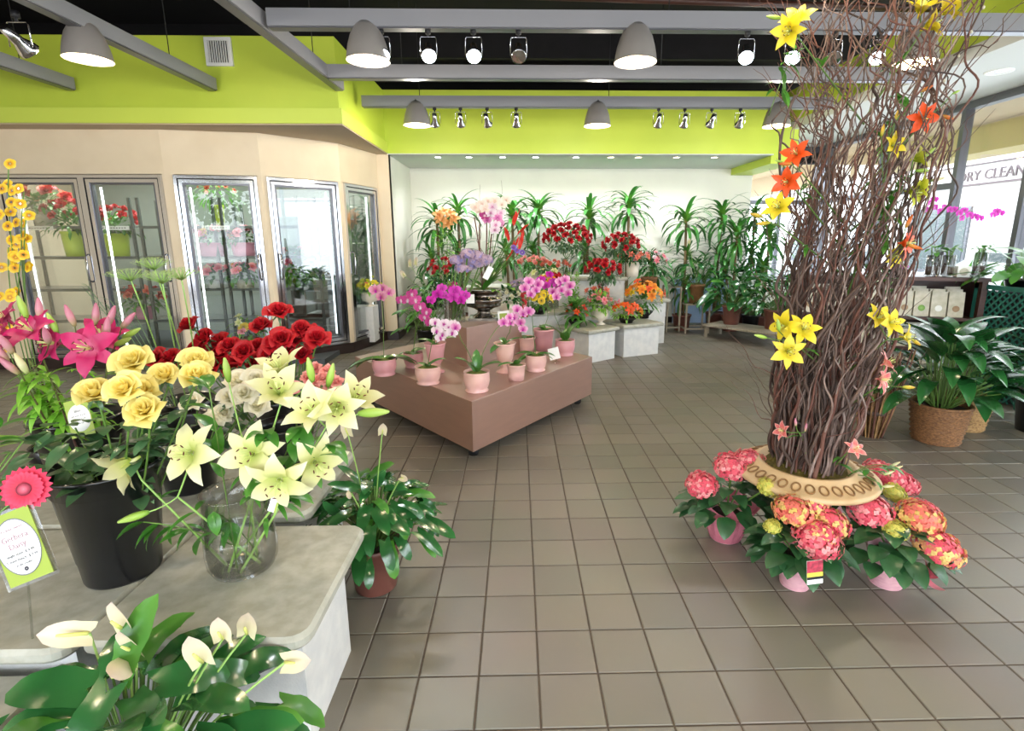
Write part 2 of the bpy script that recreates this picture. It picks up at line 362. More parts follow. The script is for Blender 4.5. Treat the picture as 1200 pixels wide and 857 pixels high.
            ang += bend/n; y += ds*math.cos(ang); z += ds*math.sin(ang)
        for i in range(n):
            for j in range(m): a = i*(m+1)+j; f.append((a, a+1, a+m+2, a+m+1))
        return s.add(v, f, c)
    def ball(s, c0, r, n=8, k=6, sz=1.):
        prof = [(max(1e-4, r*math.sin(PI*i/k)), -r*sz*math.cos(PI*i/k)) for i in range(k+1)]
        return s.lathe(prof, n, Matrix.Translation(c0))
    def mesh(s, name):
        me = bpy.data.meshes.new(name); me.from_pydata(s.v, [], s.f)
        if s.v:
            at = me.attributes.new('pt', 'FLOAT_VECTOR', 'POINT')
            at.data.foreach_set('vector', [x for c in s.c for x in c])
        sm = [i not in s.flat for i in range(len(s.f))]
        me.polygons.foreach_set('use_smooth', sm); me.update(); return me

def meshof(mb, name, m):
    me = mb if isinstance(mb, bpy.types.Mesh) else mb.mesh(name)
    if m and not me.materials: me.materials.append(M[m] if isinstance(m, str) else m)
    return me
def part(name, mb, m, parent, mt=None, label=None, stuff=False):
    o = bpy.data.objects.new(name, meshof(mb, name, m)); COL.objects.link(o); o.parent = parent
    if mt is not None: o.matrix_basis = mt
    if label: o['label'] = label
    if stuff: o['kind'] = 'stuff'
    return o
def thing(name, label, cat, loc=(0, 0, 0), rz=0., group=None):
    o = bpy.data.objects.new(name, None); COL.objects.link(o); o.empty_display_size = .05
    o.location = loc; o.rotation_euler = (0, 0, rz); o['label'] = label; o['category'] = cat
    if group: o['group'] = group
    return o
def solid(name, mb, m, label, cat, loc=(0, 0, 0), group=None, rz=0.):
    o = bpy.data.objects.new(name, meshof(mb, name, m)); COL.objects.link(o); o.location = loc; o.rotation_euler = (0, 0, rz)
    o['label'] = label; o['category'] = cat
    if group: o['group'] = group
    return o
def struct(name, mb, m, parent=None):
    o = bpy.data.objects.new(name, meshof(mb, name, m)); COL.objects.link(o)
    if parent: o.parent = parent
    else: o['kind'] = 'structure'
    return o
def frame(d, up=(0, 0, 1)):
    """matrix whose +Y runs along d and whose +Z is as near up as possible"""
    y = Vector(d).normalized(); u = Vector(up)
    if abs(y.dot(u)) > .98: u = Vector((0, -1, .1))
    x = y.cross(u).normalized(); z = x.cross(y)
    return Matrix((x, y, z)).transposed().to_4x4()
def face(d, roll=0., s=1.):
    """matrix whose +Z looks along d"""
    return Vector(d).normalized().to_track_quat('Z', 'Y').to_matrix().to_4x4() @ Matrix.Rotation(roll, 4, 'Z') @ Matrix.Scale(s, 4)
def at(p, m): return Matrix.Translation(Vector(p)) @ m
def curve(p0, p1, b=(0, 0, 0), n=8):
    p0, p1, b = Vector(p0), Vector(p1), Vector(b); c = (p0+p1)/2+b
    return [(1-t)**2*p0+2*t*(1-t)*c+t*t*p1 for t in (i/n for i in range(n+1))]
def sph(az, el): return Vector((math.cos(az)*math.cos(el), math.sin(az)*math.cos(el), math.sin(el)))

# ---------------------------------------------------------------- flowers and leaves: one shared mesh for each kind
_cache = {}
def once(key, fn):
    if key not in _cache: _cache[key] = fn()
    return _cache[key]
def rose_mesh(m, v=0, fine=True, opened=.5):
    def mk():
        mb = MB(); r0 = random.Random(v*7+3); K = 17 if fine else 9; nu, nv = (4, 4) if fine else (3, 2)
        for k in range(K):
            t = k/(K-1); a = k*2.4+r0.random()*.5; rb = .006+.018*t; H = .044-.006*t+r0.random()*.004
            hw = 1.7-.75*t; out = (.001+.015*t**1.5*(.5+opened)); z0 = -.010*t; pts = []; c = []; rz = r0.random()
            for i in range(nv+1):
                q = i/nv
                for j in range(nu+1):
                    s_ = 2*j/nu-1; an = a+s_*hw*(.55+.45*math.sin(PI*min(.95, q*.8+.15)))
                    curl = (.0085*t*q**5)*(1+.7*abs(s_))
                    rad = rb*math.sin(min(1, q*1.6)*PI/2)+out*q**1.6+curl+.0015*s_
                    z = z0+H*q*(1-.2*s_*s_)-curl*.9*q
                    pts.append((rad*math.cos(an), rad*math.sin(an), z)); c.append((q, abs(s_), rz))
            f = [(i*(nu+1)+j, i*(nu+1)+j+1, (i+1)*(nu+1)+j+1, (i+1)*(nu+1)+j) for i in range(nv) for j in range(nu)]
            mb.add(pts, f, c)
        mb.lathe([(.002, -.012), (.010, -.008), (.014, .0)], 8)
        return meshof(mb, 'bloom', m)
    return once(('rose', m, v, fine, opened), mk)
def sepal_mesh():
    def mk():
        mb = MB()
        for k in range(5): mb.blade(Matrix.Rotation(k*2*PI/5, 4, 'Z') @ Matrix.Translation((0, .006, -.010)), .03, .011, -1.2, n=3)
        mb.lathe([(.003, -.022), (.008, -.018), (.009, -.008)], 8)
        return meshof(mb, 'sepal', 'leaf_rose')
    return once('sepal', mk)
def lily_mesh(m, v=0, openang=.62, L=.1, W=.047, rec=-1.3):
    """a lily looking along +Z: six recurving petals"""
    def mk():
        mb = MB(); r0 = random.Random(v*5+1)
        for k in range(6):
            w_ = W*(1.15 if k % 2 else .85); el = PI/2-openang*(.92 if k % 2 else 1.05)+(r0.random()-.5)*.15
            mb.blade(Matrix.Rotation(k*PI/3+(r0.random()-.5)*.12, 4, 'Z') @ Matrix.Rotation(el, 4, 'X') , L*(1+(r0.random()-.5)*.1), w_, rec*(.8+.4*r0.random()), .16, n=9, m=4, shape='lilyp', wave=.12)
        mb.lathe([(.004, -.02), (.006, -.004), (.008, .01)], 8)
        return meshof(mb, 'bloom', m)
    return once(('lily', m, v, openang, L, rec), mk)
def stamen_mesh(L=.06):
    def mk():
        mb = MB()
        for k in range(6):
            a = k*PI/3+.5; e = Vector((math.cos(a)*.02, math.sin(a)*.02, L*.95)); mb.tube(curve((0, 0, 0), e, (0, 0, .01), 4), .0009, 4)
        mb.tube([(0, 0, 0), (.001, 0, L*1.05)], [.0015, .0025], 5)
        return meshof(mb, 'stamen', 'stamen')
    return once(('sta', L), mk)
def anther_mesh(L=.06):
    def mk():
        mb = MB()
        for k in range(6):
            a = k*PI/3+.5; e = Vector((math.cos(a)*.02, math.sin(a)*.02, L*.95)); t = Vector((-math.sin(a), math.cos(a), .2)).normalized()*.005
            mb.tube([e-t, e, e+t], [.0012, .002, .0012], 5)
        return meshof(mb, 'anther', 'anther')
    return once(('ant', L), mk)
def bud_mesh(m, L=.075, r=.011):
    def mk():
        mb = MB(); prof = [(r*(.25+.9*math.sin(PI*(t*.9+.06))**.8)*(1-.25*t), L*t) for t in (i/8 for i in range(9))]+[(.0006, L*1.03)]
        mb.lathe([(.001, 0)]+prof, 9); return meshof(mb, 'bud', m)
    return once(('bud', m, L, r), mk)
def blade_mesh(key, mt_, L, W, bend, **kw):
    def mk(): mb = MB(); mb.blade(Matrix.Identity(4), L, W, bend, **kw); return meshof(mb, 'leaf', mt_)
    return once(('blade', key, mt_), mk)
def orchid_mesh(m, v=0, s=1.):
    """a moth orchid bloom looking along +Z, up along +Y"""
    def mk():
        mb = MB(); T_ = Matrix.Translation((0, 0, 0)); r0 = random.Random(v)
        for a, L, W, sh in ((0, .032, .022, 'leaf'), (2.3, .032, .02, 'leaf'), (-2.3, .032, .02, 'leaf'), (1.25, .036, .042, 'round'), (-1.25, .036, .042, 'round')):
            z = .001 if sh == 'round' else -.001
            mb.blade(Matrix.Rotation(-a, 4, 'Z') @ Matrix.Translation((0, .002, z)) @ Matrix.Rotation(.25+r0.random()*.15, 4, 'X'), L*s, W*s, -.5, .08, n=4, m=4, shape=sh)
        return meshof(mb, 'bloom', m)
    return once(('orc', m, v, s), mk)
def lip_mesh(m='orc_mg'):
    def mk():
        mb = MB(); mb.blade(Matrix.Rotation(PI, 4, 'Z') @ Matrix.Rotation(.9, 4, 'X'), .018, .014, -1.8, .5, n=4, shape='round')
        mb.ball((0, 0, .006), .0045, 6, 4); return meshof(mb, 'lip', m)
    return once(('lip', m), mk)
def floret_head(m, Rr=.06, N=60, fl=.015, flat=.7, v=0, petals=4, core=.8):
    """a ball of small flat florets"""
    def mk():
        mb = MB(); r0 = random.Random(v+9)
        for k in range(N):
            t = (k+.5)/N; el = math.asin(1-1.45*t) if 1-1.45*t > -1 else -1.2; az = k*2.399963
            d = sph(az, el); rr = Rr*(.86+.24*r0.random()); p = Vector((d.x*rr, d.y*rr, d.z*rr*flat)); rz = r0.random()
            m_ = at(p, face(d+Vector((r0.uniform(-.3, .3), r0.uniform(-.3, .3), r0.uniform(-.3, .3))), r0.random()*3))
            for q in range(petals):
                mb.blade(m_ @ Matrix.Rotation(q*2*PI/petals, 4, 'Z') @ Matrix.Rotation(.25, 4, 'X'), fl, fl*1.05, -.5, .1, n=2, m=2, shape='round', rnd=rz)
        for i, c in enumerate(mb.c): mb.c[i] = (.5+.5*min(1, 2*c[0]), c[1], c[2])
        mb.ball((0, 0, 0), Rr*core, 10, 6, flat); mb.c[-70:] = [(.35, 0, r0.random()) for _ in mb.c[-70:]]
        return meshof(mb, 'flower_head', m)
    return once(('fh', m, Rr, N, v), mk)
def daisy_mesh(m, Rr=.045, N=36, v=0, layers=2):
    def mk():
        mb = MB()
        for l in range(layers):
            for k in range(N):
                mb.blade(Matrix.Rotation((k+.5*l)*2*PI/N, 4, 'Z') @ Matrix.Translation((0, Rr*.18, .002+l*.003)) @ Matrix.Rotation(.1+.22*l, 4, 'X'), Rr*(.84-.22*l), Rr*.2*(36/N)**.8, -.35, .1, n=5, m=2, shape='petal')
        return meshof(mb, 'bloom', m)
    return once(('daisy', m, Rr, N, layers), mk)
def disc_mesh(m, r, h=.006):
    def mk():
        mb = MB(); mb.lathe([(r*1.0, 0), (r*.95, h*.7), (r*.6, h), (r*.3, h*.7), (.0005, h*.6)], 14)
        return meshof(mb, 'flower_disc', m)
    return once(('disc', m, r), mk)
def carn_mesh(m, Rr=.035, v=0):
    def mk():
        mb = MB(); r0 = random.Random(v+2)
        for k in range(34):
            el = .15+1.35*(k/34)**.8; az = k*2.4; d = sph(az, el)
            mb.blade(at((0, 0, 0), frame(d, (0, 0, 1))), Rr*(.9+.25*r0.random()), Rr*.85, r0.uniform(-.9, .4), .2, n=3, m=4, shape='petal', wave=.5)
        return meshof(mb, 'bloom', m)
    return once(('carn', m, Rr, v), mk)
def bloom(parent, mesh, p, d, roll=None, s=1., name='bloom', label=None):
    return part(name, mesh, None, parent, at(p, face(d, R.random()*6 if roll is None else roll, s)), label)
def leafs(parent, mesh, p, d, up=(0, 0, 1), s=1., name='leaf', label=None):
    return part(name, mesh, None, parent, at(p, frame(d, up)) @ Matrix.Scale(s, 4), label)
def rv(a=1.): return Vector((R.uniform(-a, a), R.uniform(-a, a), R.uniform(-a, a)))
def pot_prof(kind, r, h):
    if kind == 'bowl': return [(r*.55, 0), (r*.86, 0), (r*.9, h*.05), (r*.78, h*.1), (r*.92, h*.3), (r, h*.55), (r*.99, h*.8), (r*.95, h*.93), (r*1.02, h), (r*.96, h), (r*.9, h*.85), (0.001, h*.85)]
    if kind == 'urn': return [(r*.5, 0), (r*.82, 0), (r*.8, h*.04), (r*.45, h*.1), (r*.36, h*.2), (r*.5, h*.32), (r*.72, h*.45), (r*.84, h*.75), (r*.95, h*.95), (r*1.05, h), (r*.98, h*1.), (r*.85, h*.9), (.001, h*.9)]
    if kind == 'cyl': return [(r*.6, 0), (r*.8, 0), (r*.86, h*.4), (r*.93, h*.9), (r, h*.92), (r, h), (r*.93, h), (r*.9, h*.9), (.001, h*.9)]
    if kind == 'bucket': return [(r*.5, 0), (r*.66, 0), (r*.68, h*.02), (r*.72, h*.2), (r*.735, h*.21), (r*.9, h*.82), (r*.93, h*.83), (r*.95, h*.97), (r*1.02, h*.975), (r*1.02, h), (r*.95, h), (r*.9, h*.9), (r*.64, h*.03), (.001, h*.03)]
    if kind == 'taper': return [(r*.5, 0), (r*.74, 0), (r*.76, h*.02), (r*.94, h*.86), (r*1.0, h*.87), (r*1.03, h*.99), (r*.99, h), (r*.93, h*.97), (r*.9, h*.88), (.001, h*.88)]
    if kind == 'dish': return [(r*.4, 0), (r*.6, 0), (r*.62, h*.3), (r, h*.8), (r*1.05, h), (r*.95, h), (r*.8, h*.8), (.001, h*.8)]
    if kind == 'goblet': return [(r*.4, 0), (r*.6, 0), (r*.58, h*.06), (r*.25, h*.14), (r*.3, h*.25), (r*.8, h*.4), (r*.95, h*.6), (r*.9, h*.9), (r, h), (r*.92, h), (r*.85, h*.9), (.001, h*.9)]
def pot_mesh(kind, r, h, m, n=28):
    def mk(): mb = MB(); mb.lathe(pot_prof(kind, r, h), n); return meshof(mb, 'pot', m)
    return once(('pot', kind, round(r, 3), round(h, 3), m, n), mk)
def disc_part(parent, r, z, m, name='soil'):
    for c_ in reversed(parent.children):
        if c_.name.startswith('pot'): parent = c_; break
    mb = MB(); mb.lathe([(r, z-.004), (r*.7, z+.006), (r*.35, z+.01), (.001, z+.012)], 16); return part(name, mb, m, parent)
# ================================================================ THE SETTING
SZ = 2.61                                    # underside of the soffits
RZ = 2.96                                    # white ceiling beside the windows
# floor: grout bed, the 300 nearest tiles one by one, the rest joined
fl = struct('floor', MB().box((-6.6, -3.2, -.12), (5.12, 9.4, -.004)), 'grout')
X0, Y0 = -2.6939*T, 6.4746*T                 # corner of tile (0, 0)
def tile_m():
    mb = MB(); a, b = .0028, .0055; t = T
    v = [(a, a, -.006), (t-a, a, -.006), (t-a, t-a, -.006), (a, t-a, -.006), (b, b, 0), (t-b, b, 0), (t-b, t-b, 0), (b, t-b, 0)]
    v = [(p[0], p[1], -.003 if p[2] == -.006 else 0) for p in v]
    return v, [(4, 5, 6, 7), (0, 1, 5, 4), (1, 2, 6, 5), (2, 3, 7, 6), (3, 0, 4, 7)]
tv, tf = tile_m()
tm = meshof(MB().add(tv, tf, flat=True), 'tile', 'tile')
def inframe(p):
    d = p-CAM; z = d.dot(FW)
    if z < .3: return False
    x = PPX+F_PX*d.dot(RT)/z; y = PPY-F_PX*d.dot(UP)/z
    return -25 < x < 1225 and -25 < y < 880
cells = []
for i in range(-29, 29):
    for j in range(-22, 40):
        x, y = X0+i*T, Y0+(j-12.9492)*T+0
        y = (j+6.4746)*T; x = (i-2.6939)*T
        if x < -6.55 or x+T > 5.1 or y < -3.1 or y+T > 9.35: continue
        c = Vector((x+T/2, y+T/2, 0)); cells.append((not inframe(c), (c-CAM).length, x, y))
cells.sort(); rest = MB()
hide = lambda x, y: (x < -.75 and y < 3.0)   # under the foreground benches
n = 0
for out, d, x, y in cells:
    if not out and n < 300 and not hide(x, y):
        o = bpy.data.objects.new('tile', tm); COL.objects.link(o); o.parent = fl; o.location = (x, y, 0); n += 1
    else: rest.add([(p[0]+x, p[1]+y, p[2]) for p in tv], tf, flat=True)
part('tile_field', rest, 'tile', fl, stuff=True)

# back wall, side walls
struct('wall_back', MB().box((-1.9, 9.2, 0), (3.97, 9.35, 2.72)), 'white_wall')
struct('wall_left', MB().box((-6.75, -3.2, 0), (-6.6, 9.4, 4.1)), 'cream')
struct('wall_alcove', MB().box((-1.93, 7.72, 0), (-1.77, 9.2, 2.62)), 'white_wall')
struct('baseboard_alcove', MB().box((-1.77, 7.70, 0), (-1.757, 9.2, .1)), 'kick')
struct('baseboard_back', MB().box((-1.757, 9.187, 0), (3.97, 9.2, .1)), 'kick')
struct('wall_upper_back', MB().box((-6.6, 9.35, 2.7), (5.3, 9.5, 4.1)), 'black')
struct('ceiling', MB().box((-6.75, -3.2, 3.95), (5.3, 9.5, 4.1)), 'black')
# dark duct and joists in the open ceiling
for y in (1.2, 2.6, 4.9, 7.0): struct('ceiling_joist', MB().box((-6.6, y, 3.6), (5.1, y+.07, 3.95)), 'black')
dk = MB()
dk.lathe([(.2, 0), (.2, 9.5)], 20, Matrix.Translation((-5.5, 3.3, 3.62)) @ Matrix.Rotation(PI/2, 4, 'Y'))
struct('ceiling_duct', dk, 'black')
# soffits: green faces, pale undersides
struct('trim_1', MB().box((-6.6, 5.79, SZ), (-1.8, 7.7, 3.42)), 'green')
struct('trim_2', MB().box((-6.6, 5.755, SZ-.001), (-1.765, 5.79, 2.752)).box((-1.8, 5.79, SZ-.001), (-1.765, 7.7, 2.752)), 'green_lt')
struct('ceiling_left', MB().box((-6.6, 5.78, SZ-.012), (-1.775, 7.72, SZ)), 'tan')
struct('trim_3', MB().box((-1.8, 7.7, SZ), (3.6, 9.2, 3.42)), 'green')
struct('ceiling_alcove', MB().box((-1.8, 7.703, SZ-.012), (3.6, 9.2, SZ)), 'white_ceil')
struct('trim_4', MB().box((3.6, 7.78, SZ-.12), (3.97, 9.2, RZ+.02)), 'green')
struct('trim_5', MB().box((3.9, -3.2, RZ), (4.0, 9.2, 3.5)), 'green')
struct('ceiling_right', MB().box((3.885, -3.2, RZ-.012), (5.3, 9.5, RZ+.1)), 'white_ceil')

# cooler front: walls between the doors
ZT, ZB = 2.15, .13
def seg(p, q, holes, name):
    """a wall from p to q in plan with door holes given as fractions; returns the local matrix"""
    p, q = Vector((*p, 0)), Vector((*q, 0)); L = (q-p).length
    m = frame(q-p) @ Matrix.Rotation(0, 4, 'Z'); m = at(p, Matrix((( (q-p).normalized().x, -(q-p).normalized().y, 0, 0), ((q-p).normalized().y, (q-p).normalized().x, 0, 0), (0, 0, 1, 0), (0, 0, 0, 1))))
    mb = MB(); e = 0.
    for a, b in holes:
        if a*L > e+1e-3: mb.box((e, 0, ZB), (a*L, .12, ZT), m)
        e = b*L
    if e < L-1e-3: mb.box((e, 0, ZB), (L, .12, ZT), m)
    mb.box((0, 0, ZT), (L, .12, SZ-.01), m)
    struct('wall_'+name, mb, 'cream'); struct('baseboard_'+name, MB().box((0, -.012, 0), (L, .12, ZB), m), 'kick')
    return m, L
def door(n, m, x0, x1, hinge=1):
    """a glazed cooler door: chrome frame, black gasket, aluminium sash, glass, handle, bright tube behind"""
    d = bpy.data.objects.new('door_%d' % n, None); COL.objects.link(d); d['kind'] = 'structure'; d.matrix_world = m
    z0, z1 = ZB+.01, ZT-.01
    def ring(a, b, c, e, w, y0, y1):
        return MB().box((a, y0, c), (a+w, y1, e)).box((b-w, y0, c), (b, y1, e)).box((a+w, y0, c), (b-w, y1, c+w)).box((a+w, y0, e-w), (b-w, y1, e))
    part('door_frame', ring(x0, x1, z0, z1, .032, -.025, .1), 'chrome', d)
    part('gasket', ring(x0+.032, x1-.032, z0+.032, z1-.032, .012, .0, .08), 'gasket', d)
    part('sash', ring(x0+.044, x1-.044, z0+.044, z1-.044, .035, -.018, .03), 'chrome', d)
    part('inner_sash', ring(x0+.079, x1-.079, z0+.079, z1-.079, .02, -.01, .04), 'alu', d)
    part('glass_pane', MB().box((x0+.099, .008, z0+.099), (x1-.099, .014, z1-.099)), 'glass_r' if n == 4 else 'glass', d)
    hx = x1-.06 if hinge > 0 else x0+.06
    part('handle', MB().tube([(hx, -.02, 1.0), (hx, -.06, 1.02), (hx, -.06, 1.28), (hx, -.02, 1.3)], .009, 8), 'chrome', d)
    lx = x0+.112 if hinge > 0 else x1-.112
    part('light_tube', MB().box((lx-.008, .09, z0+.12), (lx+.008, .105, z1-.12)), 'tube', d)
    return d
m1, L1 = seg((-6.6, 6.03), (-3.79, 6.03), [(.37/1, .99)], 'cooler_1')
door(1, m1, 1.04, 1.93); door(2, m1, 1.93, 2.78)
m2, L2 = seg((-3.79, 6.03), (-2.84, 6.2), [(.09, .955)], 'cooler_2'); door(3, m2, .09*L2, .955*L2)
m3, L3 = seg((-2.84, 6.2), (-2.17, 6.84), [(.05, .95)], 'cooler_3'); door(4, m3, .05*L3, .95*L3, -1)
m4, L4 = seg((-2.17, 6.84), (-1.93, 7.70), [(.05, .93)], 'cooler_4'); door(5, m4, .05*L4, .93*L4, -1)
seg((-1.93, 7.70), (-1.77, 7.70), [], 'cooler_5')
# cooler interior shell
struct('wall_cooler_back', MB().box((-6.6, 8.3, 0), (-1.93, 8.4, SZ-.02)), 'cool_wall')
struct('floor_cooler', MB().box((-6.6, 6.16, 0), (-2.3, 8.3, .06)), 'cool_floor')
light('AREA', (-4.6, 7.1, 2.5), 60, (.95, 1, .95), 3.2, None, sy=.3, name='cooler_ceiling_tube')
light('AREA', (-2.8, 7.4, 2.5), 22, (.95, 1, .95), .8, None, sy=.3, name='cooler_ceiling_tube')

# window wall on the right and its return at the back
WX = 5.1
struct('wall_window_sill', MB().box((WX-.03, -3.2, 0), (WX+.08, 9.3, .12)), 'alu')
struct('trim_6', MB().box((WX-.03, -3.2, RZ-.09), (WX+.08, 9.3, RZ)), 'alu')
mull = [-3.1, -1.2, .7, 2.6, 4.0, 5.38, 6.27, 7.6, 8.95]
for k in range(len(mull)-1):
    y0, y1 = mull[k], mull[k+1]
    wdo = bpy.data.objects.new('window_%d' % (k+1), None); COL.objects.link(wdo); wdo['kind'] = 'structure'; wdo.location = (WX, y0, 0)
    part('mullion', MB().box((-.04, -.03, .12), (.06, .03, RZ-.09)), 'alu', wdo)
    part('glass_pane', MB().box((.0, .03, .12), (.006, y1-y0-.03, RZ-.09)), 'winglass', wdo)
    if y0 > 6: part('transom', MB().box((-.03, .03, 2.02), (.05, y1-y0-.03, 2.09)), 'alu', wdo)
struct('trim_7', MB().box((WX-.04, 8.9, .12), (WX+.06, 9.3, RZ-.09)), 'alu')
wdo = bpy.data.objects.new('window_9', None); COL.objects.link(wdo); wdo['kind'] = 'structure'; wdo.location = (3.97, 9.25, 0)
part('window_frame', MB().box((0, -.03, .75), (1.1, .03, .8)).box((0, -.03, 2.85), (1.1, .03, 2.95)).box((.5, -.03, .8), (.56, .03, 2.85)).box((0, -.03, 2.02), (1.1, .03, 2.09)), 'alu', wdo)
part('glass_pane', MB().box((0, 0, .8), (1.1, .006, 2.85)), 'winglass', wdo)
struct('wall_back_right', MB().box((3.97, 9.2, 0), (5.1, 9.35, .75)), 'white_wall')
# glazed shop front behind the photographer
struct('wall_front', MB().box((-6.6, -3.2, 2.7), (5.1, -3.1, 4.0)).box((-6.6, -3.2, 0), (5.1, -3.1, .3)), 'tan')
for k, x in enumerate((-6.5, -4.6, -2.7, -.8, 1.1, 3.0, 4.95)):
    struct('mullion_front', MB().box((x-.035, -3.2, .3), (x+.035, -3.12, 2.7)), 'alu')

# vent grille on the green soffit
v = thing('vent_grille', 'white square air vent grille on the green soffit above the cooler doors', 'vent', (-2.93, 5.775, 3.27))
part('grille_frame', MB().box((-.13, -.012, -.13), (-.1, .012, .13)).box((.1, -.012, -.13), (.13, .012, .13)).box((-.1, -.012, -.13), (.1, .012, -.1)).box((-.1, -.012, .1), (.1, .012, .13)), 'card', v)
part('grille_back', MB().box((-.1, .006, -.1), (.1, .012, .1)), 'gasket', v)
for k in range(9): part('slat', MB().box((-.092+k*.0225, -.008, -.1), (-.084+k*.0225, .004, .1)), 'card', v)

# grey channel beams hung from the roof
def beam(p, q, lab, hang, dz=0):
    z = 2.91+dz; p = Vector((*p, z)); q = Vector((*q, z)); t = thing('channel_beam', lab, 'ceiling beam', p, group='grey hanging channel beams')
    d = q-p; part('channel', MB().bar(Vector((0, 0, .055)), d+Vector((0, 0, .055)), .1, .11), 'beam', t)
    part('lip', MB().bar(Vector((0, 0, -.004)), d+Vector((0, 0, -.004)), .075, .008), 'gasket' if 0 else 'alu', t)
    for f in hang: part('hanger_rod', MB().tube([d*f+Vector((0, 0, .1)), d*f+Vector((0, 0, 1.04))], .004, 5), 'gasket', t)
    return t
beam((-1.72, 4.13), (3.89, 4.13), 'long grey channel beam nearest the camera, running across the top of the frame', (.1, .5, .9))
beam((-1.72, 5.33), (3.86, 5.33), 'grey channel beam crossing behind the first row of lamps, above the black gap', (.12, .55, .9))
beam((-1.72, 6.4), (3.6, 6.4), 'farthest grey channel beam in front of the yellow-green back band', (.12, .52, .9))
beam((-1.76, 5.72), (-1.9, .6), 'slanting grey beam ending at the corner of the green soffit', (.12, .5))
beam((-3.02, 5.74), (-3.1, .6), 'slanting grey beam left of the white vent grille', (.12, .5))
beam((-4.4, 5.74), (-4.5, .6), 'short-looking grey beam low at the left edge under the first dome lamp', (.1, .5))
# upper grey housing above the nearest beam, left end
solid('conduit', MB().tube([(-1.2, 5.0, 3.5), (4.3, 5.3, 3.5)], .03, 8), 'wood', 'dark brown pipe crossing the black ceiling behind the beams', 'pipe')

# dome pendant lamps
def dome(p, lab, on=True, warm=1., pw=38, s=1.):
    t = thing('dome_lamp', lab, 'ceiling lamp', p, group='grey dome lamps under the beams'); t.scale = (s, s, s)
    part('shade', MB().lathe([(.17, 0), (.168, .006), (.162, .05), (.15, .11), (.128, .18), (.095, .24), (.06, .275), (.055, .265), (.09, .23), (.12, .175), (.142, .11), (.154, .05), (.163, .0), (.17, 0)], 32), 'dome', t)
    part('lamp_neck', MB().lathe([(.001, .34), (.03, .34), (.035, .29), (.06, .27), (.001, .26)], 16), 'gasket', t)
    part('bulb', MB().lathe([(.001, .0), (.11, .004), (.15, .012), (.156, .02)], 24), 'bulb_w', t)
    if on: light('POINT', (p[0], p[1], p[2]-.075), pw, (1, .91, .76), .05, name='dome_lamp_light')
for x, y, z, lab in ((-3.06, 4.2, 2.72, 'grey dome pendant lamp at the far left under the slanting beams'), (-1.05, 4.13, 2.70, 'lit dome lamp under the near beam, beside the first spotlight'),
    (.86, 4.13, 2.70, 'lit dome lamp under the near beam above the middle of the shop'), (2.9, 4.13, 2.70, 'lit dome lamp under the near beam behind the twig tower top'),
    (-1.12, 6.38, 2.71, 'small-looking dome lamp at the left end of the farthest beam'), (.92, 6.38, 2.71, 'dome lamp under the middle of the farthest beam'), (2.98, 6.38, 2.71, 'dome lamp at the right of the farthest beam, left of the twig tower')):
    dome((x, y, z), lab, pw=21 if y > 6 else 16, s=.9)
for x in (-3.0, -1.0, .9, 2.9):
    for y in (1.9, -.2): dome((x, y, 2.72), 'dome lamp out of view over the front of the shop, %s row, %s' % ('nearer' if y > 1 else 'farther', {-3.: 'far left', -1.: 'left of centre', .9: 'right of centre', 2.9: 'far right'}[x]), pw=16)
# track spotlights
def spot(p, aim, lit, lab, cool=True, s=1.):
    t = thing('track_spotlight', lab, 'spotlight', p, group='chrome track spotlights under the beams'); t.scale = (s, s, s)
    part('mount', MB().lathe([(.001, .02), (.02, .02), (.02, -.01), (.008, -.012), (.008, -.03)], 10), 'gasket', t)
    part('yoke', MB().tube([(-.058, 0, -.15), (-.058, 0, -.045), (-.05, 0, -.03), (.05, 0, -.03), (.058, 0, -.045), (.058, 0, -.15)], .0035, 5), 'chrome', t)
    d = (Vector(aim)-Vector(p)).normalized(); m_ = at((0, 0, -.13), face(d))
    part('lamp_body', MB().lathe([(.001, -.09), (.026, -.09), (.028, -.03), (.03, -.01), (.05, .03), (.054, .05), (.05, .052)], 16, m_), 'chrome', t)
    part('lens', MB().lathe([(.001, .056), (.03, .054), (.05, .05)], 16, m_), 'bulb_c' if lit else 'chrome', t)
    if lit: light('SPOT', Vector(p)+Vector((0, 0, -.13))+d*.08, 22, (.92, .97, 1), .04, aim, 60, .7, name='spotlight_beam')
for x, lit, lab in ((-.95, 1, 'warm glowing spotlight touching the rim of the left dome lamp'), (-.62, 1, 'left one of the two bright white round spotlights'), (-.3, 1, 'right one of the two bright white round spotlights'), (.02, 0, 'unlit chrome spotlight right of the two bright ones'),
    (1.66, 1, 'bright spotlight right of the middle dome lamp'), (2.0, 1, 'bright spotlight just left of the twig tower'), (2.3, 0, 'spotlight half hidden behind the twig tower'), (2.62, 1, 'bright spotlight shining through the twigs beside the dome lamp')):
    spot((x, 4.13, 2.89), (x*.5+.1, 1.9, .6), lit, lab)
for x, lab in ((-.92, 'chrome spotlight beside the far left dome lamp, tilted left'), (-.63, 'second chrome spotlight from the left on the farthest beam'), (-.33, 'third chrome spotlight from the left on the farthest beam'), (0., 'fourth chrome spotlight from the left on the farthest beam'),
    (1.62, 'first chrome spotlight right of the far middle dome lamp'), (1.92, 'second chrome spotlight right of the far middle dome lamp'), (2.23, 'third chrome spotlight right of the far middle dome lamp'), (2.56, 'last chrome spotlight before the right dome lamp on the farthest beam')):
    spot((x, 6.4, 2.89), (x+R.uniform(-.5, .5), 7.9, 1.2), False, lab)
spot((-3.28, 3.92, 2.9), (-3.0, 5.8, 1.6), False, 'chrome spotlight with open yoke at the upper left corner', s=1.25)
